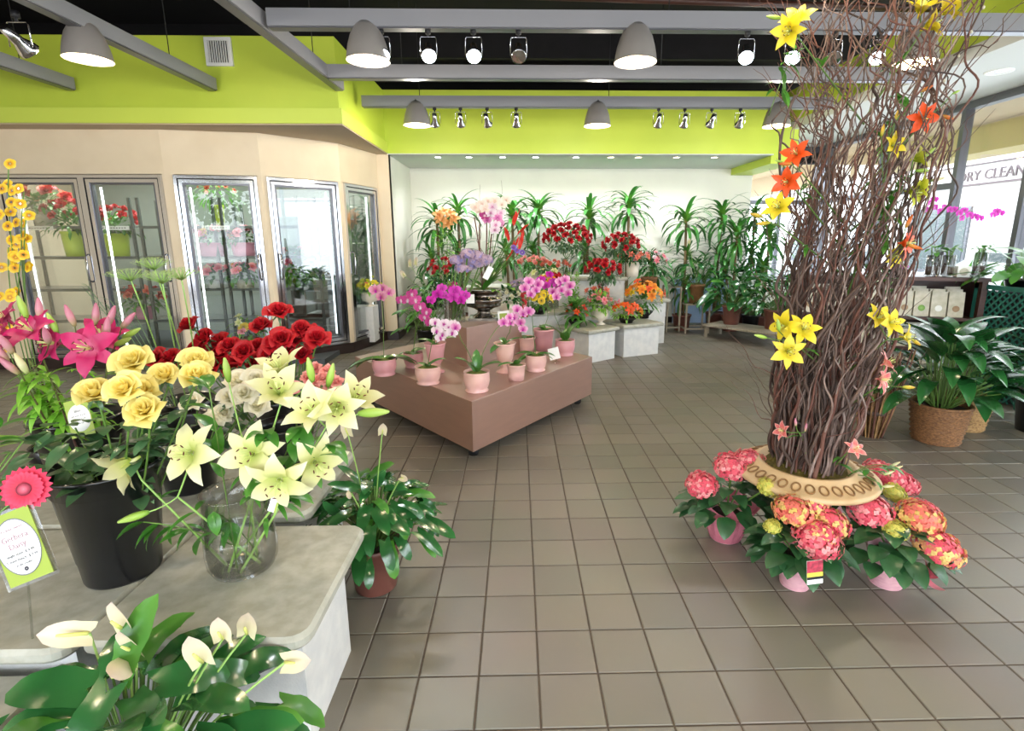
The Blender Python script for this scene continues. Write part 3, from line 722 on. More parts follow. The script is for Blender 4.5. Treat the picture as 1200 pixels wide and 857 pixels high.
# alcove downlights
ORD = 'first second third fourth fifth sixth seventh eighth ninth tenth eleventh twelfth thirteenth fourteenth fifteenth sixteenth seventeenth eighteenth nineteenth twentieth twenty-first twenty-second twenty-third twenty-fourth twenty-fifth'.split()
DLK = [-1.12, -.68, -.2, .27, .85, 1.35, 1.75, 2.3, 2.85]
for x in DLK:
    t = thing('downlight', 'small round recessed downlight in the white alcove ceiling, %s from the left' % ORD[int(x*0+DLK.index(x))], 'downlight', (x, 7.95, SZ-.012), group='recessed downlights in the alcove ceiling')
    part('trim_ring', MB().lathe([(.055, 0), (.055, -.006), (.042, -.004), (.042, .0)], 18), 'card', t)
    part('bulb', MB().lathe([(.001, -.003), (.042, -.003)], 18), 'bulb_w' if x > 1 else 'bulb_c', t)
    light('SPOT', (x, 8.1, SZ-.03), 40, (.95, .99, 1), .04, (x, 8.9, 0), 130, .8, name='downlight_beam')
for x, y in ((4.42, 5.15), (4.42, 3.2)):
    t = thing('downlight', '%s round recessed downlight in the white ceiling beside the windows' % ('visible' if y > 4 else 'out of view'), 'downlight', (x, y, RZ-.012), group='downlights beside the windows')
    part('trim_ring', MB().lathe([(.11, 0), (.11, -.008), (.085, -.006), (.085, .0)], 24), 'card', t); part('reflector', MB().lathe([(.001, -.004), (.085, -.004)], 24), 'chrome', t)
# ================================================================ OUTSIDE
struct('pavement', MB().box((5.19, -6, -.15), (8.2, 26, -.02)), mat('concrete_pavement', '#c9c6bf', .8, noise=(3, '#bdbab3')))
struct('parking_lot', MB().box((-30, -30, -.3), (40, 60, -.155)), mat('asphalt', '#8c8c8e', .9, noise=(8, '#7c7c80')))
struct('canopy', MB().box((5.19, -6, 3.0), (7.0, 24, 3.15)).box((6.45, -6, 2.62), (7.0, 24, 3.0)), mat('beige_canopy', '#cdb894', .8))
fac = thing('shop_building', 'white shop building across the parking lot seen through the right window', 'building', (14, 4, 0))
part('facade', MB().box((0, -12, -.15), (.4, 26, 5.2)), mat('white_facade', '#e9e6e2', .8), fac)
M['sign_grey'] = mat('grey_sign_letters', '#5a4a50', .6); M['win_d'] = mat('shop_window_dark', '#4f5a5c', .15)
for y0 in range(-8, 24, 4):
    f = part('window', MB().box((-.06, y0+.4, .3), (.0, y0+2.9, 2.4)), 'alu', fac)
    part('pane', MB().box((-.07, y0+.5, .4), (-.062, y0+1.6, 2.3)).box((-.07, y0+1.7, .4), (-.062, y0+2.8, 2.3)), 'win_d', f)
part('sign_band', MB().box((-.05, -12, 3.0), (0, 26, 3.06)).box((-.05, -12, 3.6), (0, 26, 3.64)), 'sign_grey', fac)
def text(s, parent, m, size, mt, name='lettering', extrude=.0004, label=None):
    cu = bpy.data.curves.new(name, 'FONT'); cu.body = s; cu.size = size; cu.extrude = extrude; cu.align_x = 'CENTER'; cu.align_y = 'CENTER'; cu.resolution_u = 2
    tmp = bpy.data.objects.new(name, cu); me = bpy.data.meshes.new_from_object(tmp); bpy.data.objects.remove(tmp); me.materials.clear(); me.materials.append(M[m])
    o = bpy.data.objects.new(name, me); COL.objects.link(o); o.parent = parent; o.matrix_basis = mt
    if label: o['label'] = label
    return o
TX = Matrix(((0, 0, -1, 0), (-1, 0, 0, 0), (0, 1, 0, 0), (0, 0, 0, 1)))
text('DRY CLEANERS', fac, 'sign_grey', .42, at((-.08, 11.6, 3.27), TX), extrude=.02)
car = thing('car', 'pale silver car parked outside beyond the right window', 'car', (9.6, 9.3, -.15))
M['car'] = mat('pale_car_paint', '#cfd8dc', .2, .3, coat=1.)
def carbody():
    mb = MB(); prof = [(-2.2, .35), (-2.25, .7), (-1.5, .95), (-.9, 1.42), (.6, 1.45), (1.3, 1.0), (2.1, .85), (2.25, .4)]
    v = [(x, y, z) for x in (-.85, .85) for y, z in prof]; n = len(prof)
    v = [(x*(.82 if z > 1.1 else 1), y, z) for x, y, z in v]
    f = [tuple(range(n)), tuple(range(2*n-1, n-1, -1))]+[(i, i+n, (i+1) % n+n, (i+1) % n) for i in range(n)]
    return mb.add(v, f, flat=True)
part('body', carbody(), 'car', car)
part('side_window', MB().box((-.79, -.95, .98), (.79, .75, 1.33)), 'win_d', car)
for sx in (-1, 1):
    for y in (-1.4, 1.4): part('wheel', MB().lathe([(.001, -.1), (.31, -.1), (.33, 0), (.31, .1), (.001, .1)], 20, Matrix.Translation((sx*.78, y, .33)) @ Matrix.Rotation(PI/2, 4, 'Y')), 'gasket', car)
for i, (x, y) in enumerate(((-6, -22), (2, -26), (10, -24), (18, -12))):
    tr = thing('tree', 'broad green tree across the parking lot behind the camera, %s from the left' % ORD[i], 'tree', (x, y, -.16), group='trees across the parking lot')
    part('trunk', MB().tube([(0, 0, 0), (.1, 0, 2), (0, .1, 3.5)], [.25, .2, .15], 8), 'cane', tr)
    cr = MB()
    for k in range(1600):
        d = sph(R.uniform(0, 6.28), R.uniform(-.6, 1.5)); p = Vector((d.x*3, d.y*3, 4.6+d.z*2.2))*R.uniform(.75, 1.05)
        cr.blade(at(p, frame(rv()+d)), .45, .3, -.6, n=2)
    part('crown', cr, 'leaf', tr, stuff=True)

# ================================================================ FOREGROUND BENCHES
def rounded(x0, y0, x1, y1, r=.05, n=4):
    out = []
    for cx, cy, a in ((x1-r, y0+r, -PI/2), (x1-r, y1-r, 0), (x0+r, y1-r, PI/2), (x0+r, y0+r, PI)):
        for k in range(n+1): out.append((cx+r*math.cos(a+k*PI/2/n), cy+r*math.sin(a+k*PI/2/n)))
    return out
def slabm(poly, z, t=.045):
    n = len(poly); c = sum((Vector(p) for p in poly), Vector((0, 0)))/n; mb = MB(); rings = []
    for k, (ins, zz) in enumerate(((.012, z-t), (0, z-t*.72), (0, z-t*.28), (.012, z))):
        rings.append([((Vector(p)+(c-Vector(p)).normalized()*ins).x, (Vector(p)+(c-Vector(p)).normalized()*ins).y, zz) for p in poly])
    v = [p for r_ in rings for p in r_]; f = [tuple(range(n-1, -1, -1)), tuple(range(3*n, 4*n))]
    for j in range(3):
        for i in range(n): f.append((j*n+i, j*n+(i+1) % n, (j+1)*n+(i+1) % n, (j+1)*n+i))
    return mb.add(v, f, flat=True)
def bench(lab, x0, y0, x1, y1, z, ins=(.06, .1)):
    t = thing('display_bench', lab, 'bench', ((x0+x1)/2, (y0+y1)/2, 0), group='white stone-topped display benches')
    cx, cy = (x0+x1)/2, (y0+y1)/2
    part('slab', slabm(rounded(x0-cx, y0-cy, x1-cx, y1-cy), z), 'stone', t)
    part('body', MB().prism([(x0-cx+ins[0], y0-cy+ins[1]), (x1-cx-ins[0], y0-cy+ins[1]), (x1-cx-ins[0], y1-cy-ins[1]), (x0-cx+ins[0], y1-cy-ins[1])], 0, z-.045), 'white_side', t)
    return t
bench('near right white bench holding the glass vase of lilies', -1.152, 1.19, -.555, 1.755, .45)
bench('bench under the big black bucket of yellow roses', -1.78, 1.165, -1.158, 1.75, .45)
bench('back bench under the bucket behind the yellow roses', -1.9, 1.77, -1.2, 2.45, .45)
bench('narrow back bench behind the glass vase', -1.19, 1.83, -.8, 2.45, .45)
bench('lower bench at the bottom left corner of the view', -2.0, .62, -1.235, 1.225, .33, (.05, .04))

# ---------------------------------------------------------------- buckets of cut flowers
def bucket(x, y, z, r, h, lab):
    t = thing('flower_bucket', lab, 'bucket', (x, y, z), group='black plastic flower buckets')
    part('bucket_wall', pot_mesh('bucket', r, h, 'bucket', 36), None, t)
    mb = MB(); mb.lathe([(r*.88, h*.78), (.001, h*.78)], 24); part('water', mb, 'water', t)
    return Vector((x, y, z))
B1 = bucket(-1.24, 1.5, .45, .148, .36, 'large black bucket of yellow roses on the bench')
B2 = bucket(-1.66, 1.93, .45, .15, .37, 'black bucket of magenta lilies behind the yellow roses')
B3 = bucket(-1.37, 2.07, .45, .135, .3, 'black bucket of cream roses, its foot seen right of the yellow rose bucket')
B4 = bucket(-1.06, 2.3, .45, .13, .32, 'black bucket of red roses at the back of the benches')
B5 = bucket(-.93, 2.0, .45, .115, .3, 'black bucket of pink carnations behind the lily vase')
B0 = bucket(-1.62, 1.0, .33, .13, .2, 'black bucket at the left edge under the gerbera sign')
def inb(B, r=.05, z=.03): a = R.uniform(0, 6.28); q = R.uniform(.2, 1)*r; return B+Vector((q*math.cos(a), q*math.sin(a), z))
def cut_rose(px, py, Y, m, B, lab, grp, s=.95, nl=4, tilt=.6, cat='rose'):
    base = inb(B); h = A(px, py, Y); t = thing('cut_rose', lab, cat, base, group=grp); h = h-base
    d = Vector((h.x*.9+R.uniform(-.15, .15), h.y*.5-tilt*R.uniform(.6, 1.3), .75)).normalized()
    h2 = h-d*.03; pts = curve((0, 0, 0), h2, (R.uniform(-.02, .02), R.uniform(0, .03), -.03), 8); part('stem', MB().tube(pts, .003, 5, False), 'stem', t)
    bl = bloom(t, rose_mesh(m, R.randrange(4), opened=R.choice((.3, .6, .9))), h, d, s=s*R.uniform(.95, 1.15)); part('sepals', sepal_mesh(), None, bl)
    lf = blade_mesh('roseleaf', 'leaf_rose', .062, .036, -.7, n=5, m=4)
    for k in range(nl):
        p = pts[8-R.randrange(1, 5)]; az = R.uniform(0, 6.28); dd = sph(az, R.uniform(-.2, .7))
        leafs(t, lf, p, dd, s=R.uniform(.8, 1.35))
    return t
YR = 'yellow roses in the large black bucket'
for (px, py, Y, lab) in ((158, 426, 1.52, 'yellow rose at the top of the bucket, just under the green buds'), (194, 443, 1.5, 'yellow rose between the top one and the right pair'),
    (231, 425, 1.55, 'upper yellow rose of the right pair touching the red roses'), (230, 443, 1.48, 'lower yellow rose of the right pair'), (112, 464, 1.4, 'leftmost yellow rose beside the round white sign'),
    (148, 458, 1.36, 'large yellow rose in the middle of the bucket'), (169, 462, 1.45, 'yellow rose tucked behind the middle one'), (171, 483, 1.38, 'lowest yellow rose above the cream lilies')):
    cut_rose(px, py, Y, 'rose_y', B1, lab, YR, 1.0)
for k in range(8):     # leafy skirt of the yellow roses: real leaves on their stems at the rim
    t = thing('rose_foliage', 'dark leafy rose shoot on the %s rim of the yellow rose bucket' % ('back right', 'back', 'back left', 'left', 'front left', 'front', 'front right', 'right')[k], 'foliage', B1+Vector((0, 0, .05)), group='leafy rose shoots at the bucket rim')
    az = k*.785+.3; e = Vector((.14*math.cos(az), .14*math.sin(az), .38+R.uniform(-.03, .07))); pts = curve((0, 0, 0), e, (0, 0, .12), 6)
    part('stem', MB().tube(pts, .0025, 5), 'stem', t); lf = blade_mesh('roseleaf', 'leaf_rose', .062, .036, -.7, n=5, m=4)
    for q in range(15): leafs(t, lf, pts[R.randrange(3, 7)]+rv(.03), sph(az+R.uniform(-1.8, 1.8), R.uniform(-.5, .9)), s=R.uniform(.9, 1.5))
for k, (px, py) in enumerate(sorted(((226, 473), (280, 449), (287, 462), (301, 446), (271, 467), (303, 477), (250, 493), (263, 486)))):
    cut_rose(px, py, 1.95+R.uniform(-.06, .06), 'rose_w', B3, 'cream rose in front of the red cluster, %s from the left' % ORD[k], 'cream roses in the back bucket', .98, 3)
for (px, py, lab) in ((224, 383, 'tall red rose at the left, standing clear of the cluster'), (327, 368, 'highest red rose on a long stem'), (306, 384, 'red rose standing above the cluster just left of the highest one')):
    cut_rose(px, py, 2.2, 'rose_r', B4, lab, 'red roses in the back bucket', 1.0, 2, .3)
for k, (px, py) in enumerate(sorted(((242, 398), (259, 404), (203, 421), (184, 423), (232, 413), (260, 418), (251, 431), (281, 423), (287, 414), (304, 409), (300, 427), (322, 404), (338, 413), (348, 398), (362, 391), (371, 398), (354, 417), (353, 387), (331, 399), (274, 432), (212, 429), (270, 408), (316, 418), (236, 425)))):
    cut_rose(px, py, 2.2+R.uniform(-.12, .1), 'rose_r', B4, '%s red rose from the left in the thick red cluster' % ORD[k], 'red roses of the thick cluster', 1.0, 2)
for k, (px, py) in enumerate(sorted(((370, 430), (379, 442), (388, 452), (368, 452), (378, 461), (394, 446), (362, 440), (384, 433), (372, 445)))):
    base = inb(B5); h = A(px, py, 2.05+R.uniform(-.05, .05))-base; t = thing('cut_carnation', 'salmon pink carnation, %s from the left in the bunch beside the brown podium' % ORD[k], 'carnation', base, group='salmon pink carnations')
    part('stem', MB().tube(curve((0, 0, 0), h, n=6), .0022, 5), 'stem', t); bloom(t, carn_mesh('carn', .032, R.randrange(2)), h-Vector((0, 0, .01)), (R.uniform(-.3, .3)+.1, -.7, .8))
    for q in range(2): leafs(t, blade_mesh('carnleaf', 'stem_lt', .08, .006, -.8, n=4), h*R.uniform(.6, .85), sph(R.uniform(0, 6), .8))
cut_rose(343, 459, 2.0, 'rose_pk', B5, 'single pink rose left of the carnation bunch', None, .8, 2)

# ---------------------------------------------------------------- lilies
def lily_stem(base, blooms, buds, m, budm, lab, grp, hue='leaf_lt', nl=8, s=1., openang=.62, L=.1, rec=-1.3, stemm='stem_lt', leafL=.09, lz=(.35, .98), zmin=None, tilt=(-.1, .8), cat='lily', nm='cut_lily', spread=.0):
    """blooms: (px, py, Y, direction); the first one ends the main stem"""
    base = Vector(base); t = thing(nm, lab, cat, base, group=grp); heads = [A(b[0], b[1], b[2])-base for b in blooms+buds]
    top = sum(heads, Vector())/len(heads); top = top*.86; pts = curve((0, 0, 0), top, (spread, 0, 0), 10)
    part('stem', MB().tube(pts, [.0045-.002*i/10 for i in range(11)], 6, False), stemm, t)
    for b, h in zip(blooms, heads):
        d = Vector(b[3]).normalized(); st = h-d*.018*s
        part('flower_stalk', MB().tube(curve(top, st-d*.0, (0, 0, -.01), 5), .0025, 5, False), stemm, t)
        v = R.randrange(3); m_ = at(h-d*.02*s, face(d, R.random()*6, s)); bl = part('bloom', lily_mesh(m, v, openang, L, rec=rec), None, t, m_)
        part('stamens', stamen_mesh(L*.62), None, bl); part('anthers', anther_mesh(L*.62), None, bl)
    for b, h in zip(buds, heads[len(blooms):]):
        d = Vector(b[3]).normalized() if len(b) > 3 else (h-top).normalized()+Vector((0, 0, .6)); d.normalize(); h0 = h-d*.03
        part('flower_stalk', MB().tube(curve(top, h0, (0, 0, -.01), 4), .002, 5, False), stemm, t)
        part('bud', bud_mesh(budm if len(b) < 5 else b[4]), None, t, at(h0, face(d, 0, s*(b[5] if len(b) > 5 else .95))))
    lf = blade_mesh('lilyleaf%.2f' % leafL, hue, leafL, leafL*.2, -.9, n=6, m=2)
    for k in range(nl):
        f = R.uniform(*lz); i = int(f*10); p = pts[min(i, 10)]
        if zmin and p.z < zmin: p = pts[9]
        leafs(t, lf, p, sph(R.uniform(0, 6.28), R.uniform(*tilt)), s=R.uniform(.7, 1.25))
    return t
V0 = Vector((-.865, 1.495, .45))
def vb(a): return V0+Vector((.05*math.cos(a), .05*math.sin(a), .02))
WL = 'cream white lilies in the glass vase'
lily_stem(vb(0), [(220, 531, 1.36, (-.15, -1, .45))], [(160, 605, 1.33, (-1, -.3, -.25), 'bud_g', 1.)], 'lily_w', 'bud_g', 'cream lily facing forward left of the vase, with a green bud hanging below', WL, 'leaf', 5, openang=.85, lz=(.5, .95))
lily_stem(vb(1.2), [(293, 533, 1.36, (.02, -1, .35))], [(266, 436, 1.5, (-.05, 0, 1), 'bud_g')], 'lily_w', 'bud_g', 'largest cream lily opening towards the camera above the vase', WL, 'leaf', 6, openang=.9, lz=(.5, .95))
lily_stem(vb(2.5), [(326, 566, 1.33, (.05, -1, -.25)), (371, 544, 1.4, (.7, -.9, -.1))], [], 'lily_w', 'bud_g', 'pair of cream lilies hanging low over the right rim of the vase', WL, 'leaf', 5, openang=.8, lz=(.5, .95))
lily_stem(vb(3.3), [(148, 545, 1.42, (-.75, -.35, -.45))], [], 'lily_w', 'bud_g', 'cream lily seen from the side, in front of the black bucket', WL, 'leaf', 4, openang=.5, rec=-.8, lz=(.5, .95))
lily_stem(vb(4.2), [(327, 432, 1.5, (-.2, -.3, 1)), (326, 458, 1.44, (.2, -.6, .7))], [(364, 436, 1.45, (-.05, -.1, 1), 'bud_g')], 'lily_w', 'bud_g', 'tall pair of cream lilies with a green bud, top middle of the bunch', WL, 'leaf', 6, openang=.55, rec=-.8, lz=(.5, .95))
lily_stem(vb(5.), [(367, 482, 1.4, (-.1, -.7, .8)), (395, 478, 1.42, (.3, -1, .2)), (417, 467, 1.5, (.6, -.4, .8))], [(387, 442, 1.48, (.3, 0, 1), 'bud_g'), (432, 484, 1.4, (1, -.2, .12), 'bud_g', 1.2)], 'lily_w', 'bud_g', 'rightmost stem of cream lilies with a long green bud pointing right', WL, 'leaf', 7, openang=.55, rec=-.8, lz=(.5, .95))
for k, (px, py, d) in enumerate(((245, 455, (-.5, 0, 1)), (350, 500, (.5, -.5, .3)), (250, 600, (-.3, -.5, -.8)), (168, 612, (-1, -.4, -.3)), (312, 505, (.2, -1, .4)), (385, 520, (1, -.3, .2)))):
    base = vb(R.uniform(0, 6)); h = A(px, py, 1.4)-base; t = thing('greenery_sprig', 'green leafy sprig %s of the lily vase' % ('rising at the upper left', 'leaning right from the middle', 'hanging at the left rim', 'reaching far left', 'standing upright in the middle', 'stretching to the right')[k], 'greenery', base, group='leafy sprigs in the lily vase')
    pts = curve((0, 0, 0), h, (0, 0, .05), 8); part('stem', MB().tube(pts, .002, 5), 'stem', t)
    for q in range(9): leafs(t, blade_mesh('sprig', 'leaf', .085, .038, -.9, n=6, m=4), pts[R.randrange(4, 9)], Vector(d)+rv(.7), s=R.uniform(.7, 1.1))
vz = thing('glass_vase', 'round clear glass vase half full of water holding cream lilies', 'vase', V0)
vp = [(.001, .004), (.07, .004), (.088, .014), (.1, .04), (.103, .08), (.1, .13), (.094, .2), (.093, .262), (.096, .27), (.09, .27), (.088, .2), (.094, .13), (.097, .08), (.094, .045), (.082, .02), (.001, .014)]
part('glass_wall', MB().lathe(vp, 40), 'vase', vz)
part('water', MB().lathe([(.001, .016), (.081, .021), (.093, .045), (.096, .08), (.094, .12), (.092, .14), (.001, .14)], 40), 'water', vz)
# magenta lilies
ML = 'magenta lilies in the black bucket'
def b2(): return inb(B2, .07)
lily_stem(b2(), [(103, 408, 1.62, (.1, -1, .35))], [(83, 372, 1.7, (-.1, -.2, 1)), (62, 380, 1.7, (-.3, 0, 1), 'bud_g', .9), (112, 370, 1.75, (.2, 0, 1))], 'lily_p', 'bud_p', 'biggest open magenta lily facing the camera', ML, 'leaf_lt', 16, openang=.85, L=.1, stemm='stem_r', zmin=.25)
lily_stem(b2(), [(34, 385, 1.68, (-.1, -.7, .7))], [(27, 362, 1.7, (-.2, 0, 1), 'bud_g'), (46, 364, 1.72, (.1, 0, 1)), (55, 395, 1.6, (.3, -.4, .6)), (26, 428, 1.6, (-.1, -.3, 1), 'bud_c')], 'lily_p', 'bud_p', 'open magenta lily at the left of the bucket', ML, 'leaf_lt', 18, openang=.6, L=.085, stemm='stem_r', zmin=.25)
lily_stem(b2(), [(60, 402, 1.7, (-.4, -.8, .3)), (118, 392, 1.75, (.4, -.6, .6))], [(130, 372, 1.75, (.5, 0, 1)), (149, 377, 1.75, (.8, 0, .8)), (153, 391, 1.75, (1, 0, .5), 'bud_g', .9), (143, 401, 1.72, (1, -.2, .4), 'bud_g', .9), (152, 408, 1.7, (1, -.2, .1)), (125, 385, 1.68, (.4, -.2, .9))], 'lily_p', 'bud_p', 'magenta lily stem with a fan of pink and green buds leaning right', ML, 'leaf_lt', 16, openang=.6, L=.085, stemm='stem_r', zmin=.25)
lily_stem(b2(), [(3, 372, 1.8, (-.4, -.5, .7)), (5, 395, 1.7, (-.8, -.6, .2))], [(8, 405, 1.6, (-.2, -.3, 1)), (12, 430, 1.6, (-.4, -.3, .8)), (2, 415, 1.6, (-.2, -.3, 1))], 'lily_p', 'bud_p', 'magenta lily stem cut off by the left edge of the view', ML, 'leaf_lt', 18, openang=.6, L=.08, stemm='stem_r', zmin=.25)
for k in range(9):
    t = thing('lily_foliage', '%s bright green leafy shoot in the bucket of magenta lilies' % ORD[k], 'foliage', B2+Vector((R.uniform(-.05, .05), R.uniform(-.05, .05), .05)), group='leafy lily shoots')
    az = -PI/2+R.uniform(-1.7, 1.7); e = Vector((.1*math.cos(az), .1*math.sin(az), R.uniform(.4, .56))); pts = curve((0, 0, 0), e, (0, 0, .1), 8); part('stem', MB().tube(pts, .003, 5), 'stem_r', t)
    for q in range(12): leafs(t, blade_mesh('lilyleaf.10', 'leaf_lt', .1, .022, -1.1, n=6, m=2), pts[R.randrange(5, 9)], sph(az+R.uniform(-1.8, 1.8), R.uniform(-.3, .8)), s=R.uniform(.8, 1.3))

# gerbera and its sign
def cut_daisy(px, py, Y, B, lab, r=.055):
    base = inb(B); h = A(px, py, Y)-base; t = thing('cut_gerbera', lab, 'gerbera', base); d = Vector((.25, -1, .35))
    part('stem', MB().tube(curve((0, 0, 0), h+Vector((0, .012, 0)), (0, 0, .06), 8), .003, 6), 'stem', t)
    bloom(t, daisy_mesh('gerb', r, 22), h, d); part('flower_disc', disc_mesh('gerb_c', r*.3), None, t, at(h+d.normalized()*.004, face(d)))
cut_daisy(30, 573, 1.22, B0, 'red-pink gerbera with a dark centre at the left edge')
for k in range(5):
    base = inb(B0); e = A(R.uniform(-25, 30), R.uniform(500, 600), 1.25)-base; t = thing('greenery_sprig', '%s green sprig beside the gerbera at the left edge' % ORD[k], 'greenery', base, group='sprigs around the gerbera')
    pts = curve((0, 0, 0), e, n=6); part('stem', MB().tube(pts, .002, 5), 'stem', t)
    for q in range(7): leafs(t, blade_mesh('sprig', 'leaf', .085, .038, -.9, n=6, m=4), pts[R.randrange(3, 7)], rv(1)+Vector((0, -.2, .4)), s=R.uniform(.6, 1.))
def sign(p, rot, s, lab, foot):
    t = thing('price_sign', lab, 'sign', p); m_ = (-(FW)).to_track_quat('Z', 'Y').to_matrix().to_4x4() @ Matrix.Rotation(rot, 4, 'Z') @ Matrix.Scale(s, 4)
    part('acrylic_holder', MB().box((-.06, -.085, -.004), (.06, .085, -.002), m_), 'vase', t)
    part('lime_card', MB().box((-.05, -.078, -.002), (.05, .078, 0), m_), 'card_g', t)
    part('oval_label', MB().lathe([(.0475, 0), (.0475, .001), (.0465, .0012)], 36, m_, sy=1.32).lathe([(.0475, .0008), (.0001, .0009)], 36, m_, sy=1.32), 'card', t)
    part('oval_border', MB().lathe([(.0485, .0009), (.0468, .0012), (.0462, .0009)], 36, m_, sy=1.32), 'alu', t)
    for k, (s_, y, z, c) in enumerate((("it's your sweet", .042, .0085, 'ink_p'), ('Gerbera', .022, .018, 'ink_p'), ('Daisy', .004, .018, 'ink_p'), ('single stem  $ 4.99', -.014, .0085, 'ink'), ('5 stem bunch  $ 9.99', -.026, .0085, 'ink'), ('in the cooler', -.038, .007, 'ink'))):
        text(s_, t, c, z, m_ @ Matrix.Translation((0, y, .0015)), extrude=.0002)
    part('emblem', MB().lathe([(.001, .0016), (.005, .0016)], 12, m_ @ Matrix.Translation((0, -.05, 0))), 'ink', t)
    if foot: part('holder_stem', MB().bar((.0, .012, -.03), foot, .004), 'vase', t)
p1 = A(22, 641, 1.18); sign(p1, .38, 1.12, 'lime and white oval gerbera daisy price sign in a clear holder', (-.05, .03, .45-p1.z))
def sign2(p, rot, s, lab):
    t = thing('price_sign', lab, 'sign', p); m_ = (-(FW)).to_track_quat('Z', 'Y').to_matrix().to_4x4() @ Matrix.Rotation(rot, 4, 'Z') @ Matrix.Scale(s, 4)
    part('lime_card', MB().box((-.05, -.078, -.002), (.05, .078, 0), m_), 'card_g', t)
    part('oval_label', MB().lathe([(.0475, 0), (.0475, .001), (.0001, .0012)], 36, m_, sy=1.2), 'card', t)
    for k, (s_, y, z) in enumerate((('lilies', .03, .016), ('per stem  $ 6.99', .01, .009), ('bunch  $ 12.99', -.006, .009), ('fresh cut', -.022, .009))): text(s_, t, 'ink', z, m_ @ Matrix.Translation((0, y, .0015)), extrude=.0002)
sign2(A(93, 490, 1.66), .25, .78, 'white oval price sign on lime card stuck in the bucket behind the yellow roses')
tg = thing('hanging_tag', 'white and lime tag hanging under the lowest cream lily', 'tag', A(322, 588, 1.36)); m_ = (-(FW)).to_track_quat('Z', 'Y').to_matrix().to_4x4() @ Matrix.Rotation(-.3, 4, 'Z')
part('tag_card', MB().box((-.012, -.03, 0), (.012, .025, .001), m_), 'card', tg); part('tag_stripe', MB().box((.006, -.03, .001), (.012, .0, .0015), m_), 'card_g', tg)

# queen anne's lace umbels and grey ferns behind
def umbel(px, py, Y, base, lab, r=.06):
    h = A(px, py, Y)-base; t = thing('cut_umbel', lab, 'umbel flower', base, group='pale green lacy umbels')
    pts = curve((0, 0, 0), h, (R.uniform(-.05, .05), 0, 0), 10); part('stem', MB().tube(pts, .0028, 5), 'stem_lt', t)
    mb = MB(); hd = MB()
    for k in range(34):
        q = math.sqrt((k+.5)/34); az = k*2.4; e = h+Vector((r*q*math.cos(az), r*q*math.sin(az), .03-.018*q*q)); mb.tube([h-Vector((0, 0, .015)), e], .0009, 4)
        rz = R.random()
        for j in range(14): hd.blade(at(e+Vector((R.uniform(-1, 1)*.008, R.uniform(-1, 1)*.008, R.uniform(0, .004))), frame(rv()+Vector((0, 0, .8)))), .006, .005, 0, n=1, m=1, shape='petal', rnd=rz)
    for i, c in enumerate(hd.c): hd.c[i] = (1, c[1], c[2])
    part('umbel_rays', mb, 'stem_lt', t); part('flower_head', hd, 'ammi', t, stuff=True)
UB = Vector((-1.52, 2.25, .5)); ub = thing('flower_bucket', 'black bucket of lacy umbels hidden behind the yellow roses', 'bucket', (UB.x, UB.y+.1, 0.0)); part('bucket_wall', pot_mesh('taper', .12, .3, 'bucket', 24), None, ub, at((0, -.0, .45), Matrix.Identity(4)))
for px, py, lab in ((152, 325, 'leftmost lacy umbel, broad and low'), (180, 312, 'highest lacy umbel before the cooler doors'), (190, 328, 'lacy umbel just below the highest one'), (212, 324, 'rightmost lacy umbel tilting down'), ):
    umbel(px, py, 2.1+R.uniform(-.05, .05), UB+Vector((R.uniform(-.04, .04), .1, .02)), lab, .065 if px > 160 else .08)
for k in range(7):
    base = UB+Vector((R.uniform(-.03, .03), .1, .02)); e = A(R.uniform(100, 160), R.uniform(335, 365), 2.35)-base; t = thing('fern_frond', '%s soft grey-green fern frond behind the magenta lily buds' % ORD[k], 'fern', base, group='grey-green fern fronds')
    pts = curve((0, 0, 0), e, (0, 0, .08), 12); mb = MB().tube(pts, .0018, 4)
    for i in range(6, 13):
        for sd in (-1, 1):
            for j in range(4): mb.blade(at(pts[i]+rv(.006), frame(Vector((sd, R.uniform(-.4, .4), .5))+rv(.3))), .045, .003, -.3, n=2, m=1)
    part('frond', mb, 'fern', t)
# yellow oncidium sprays at the far left
ob = thing('yellow_orchid', 'yellow spray orchid with arching stems at the left edge, in a dark pot', 'orchid', (-2.12, 2.32, 0))
part('pot', pot_mesh('taper', .1, .55, 'bucket'), None, ob)
for k, path in enumerate((((-20, 400), (10, 190)), ((-15, 410), (28, 225)), ((-10, 420), (32, 245)), ((-25, 420), (10, 290)), ((-20, 430), (24, 305)), ((-30, 430), (5, 375)))):
    q0 = Vector((0, 0, .5)); q1 = A(path[1][0], path[1][1], 2.25)-Vector((-2.12, 2.32, 0)); pts = curve(q0, q1, (-.1, 0, .15), 12); part('flower_stalk', MB().tube(pts, .0022, 5), 'stem', ob)
    for j in range(7): bloom(ob, daisy_mesh('onc', .022, 5, layers=1), pts[12-R.randrange(0, 4)]+rv(.035), (R.uniform(-.5, .5), -1, .3))
for k in range(7): leafs(ob, blade_mesh('oncleaf', 'leaf_lt', .3, .03, -1.2, n=8), Vector((0, 0, .5)), sph(k*.9, 1.1))
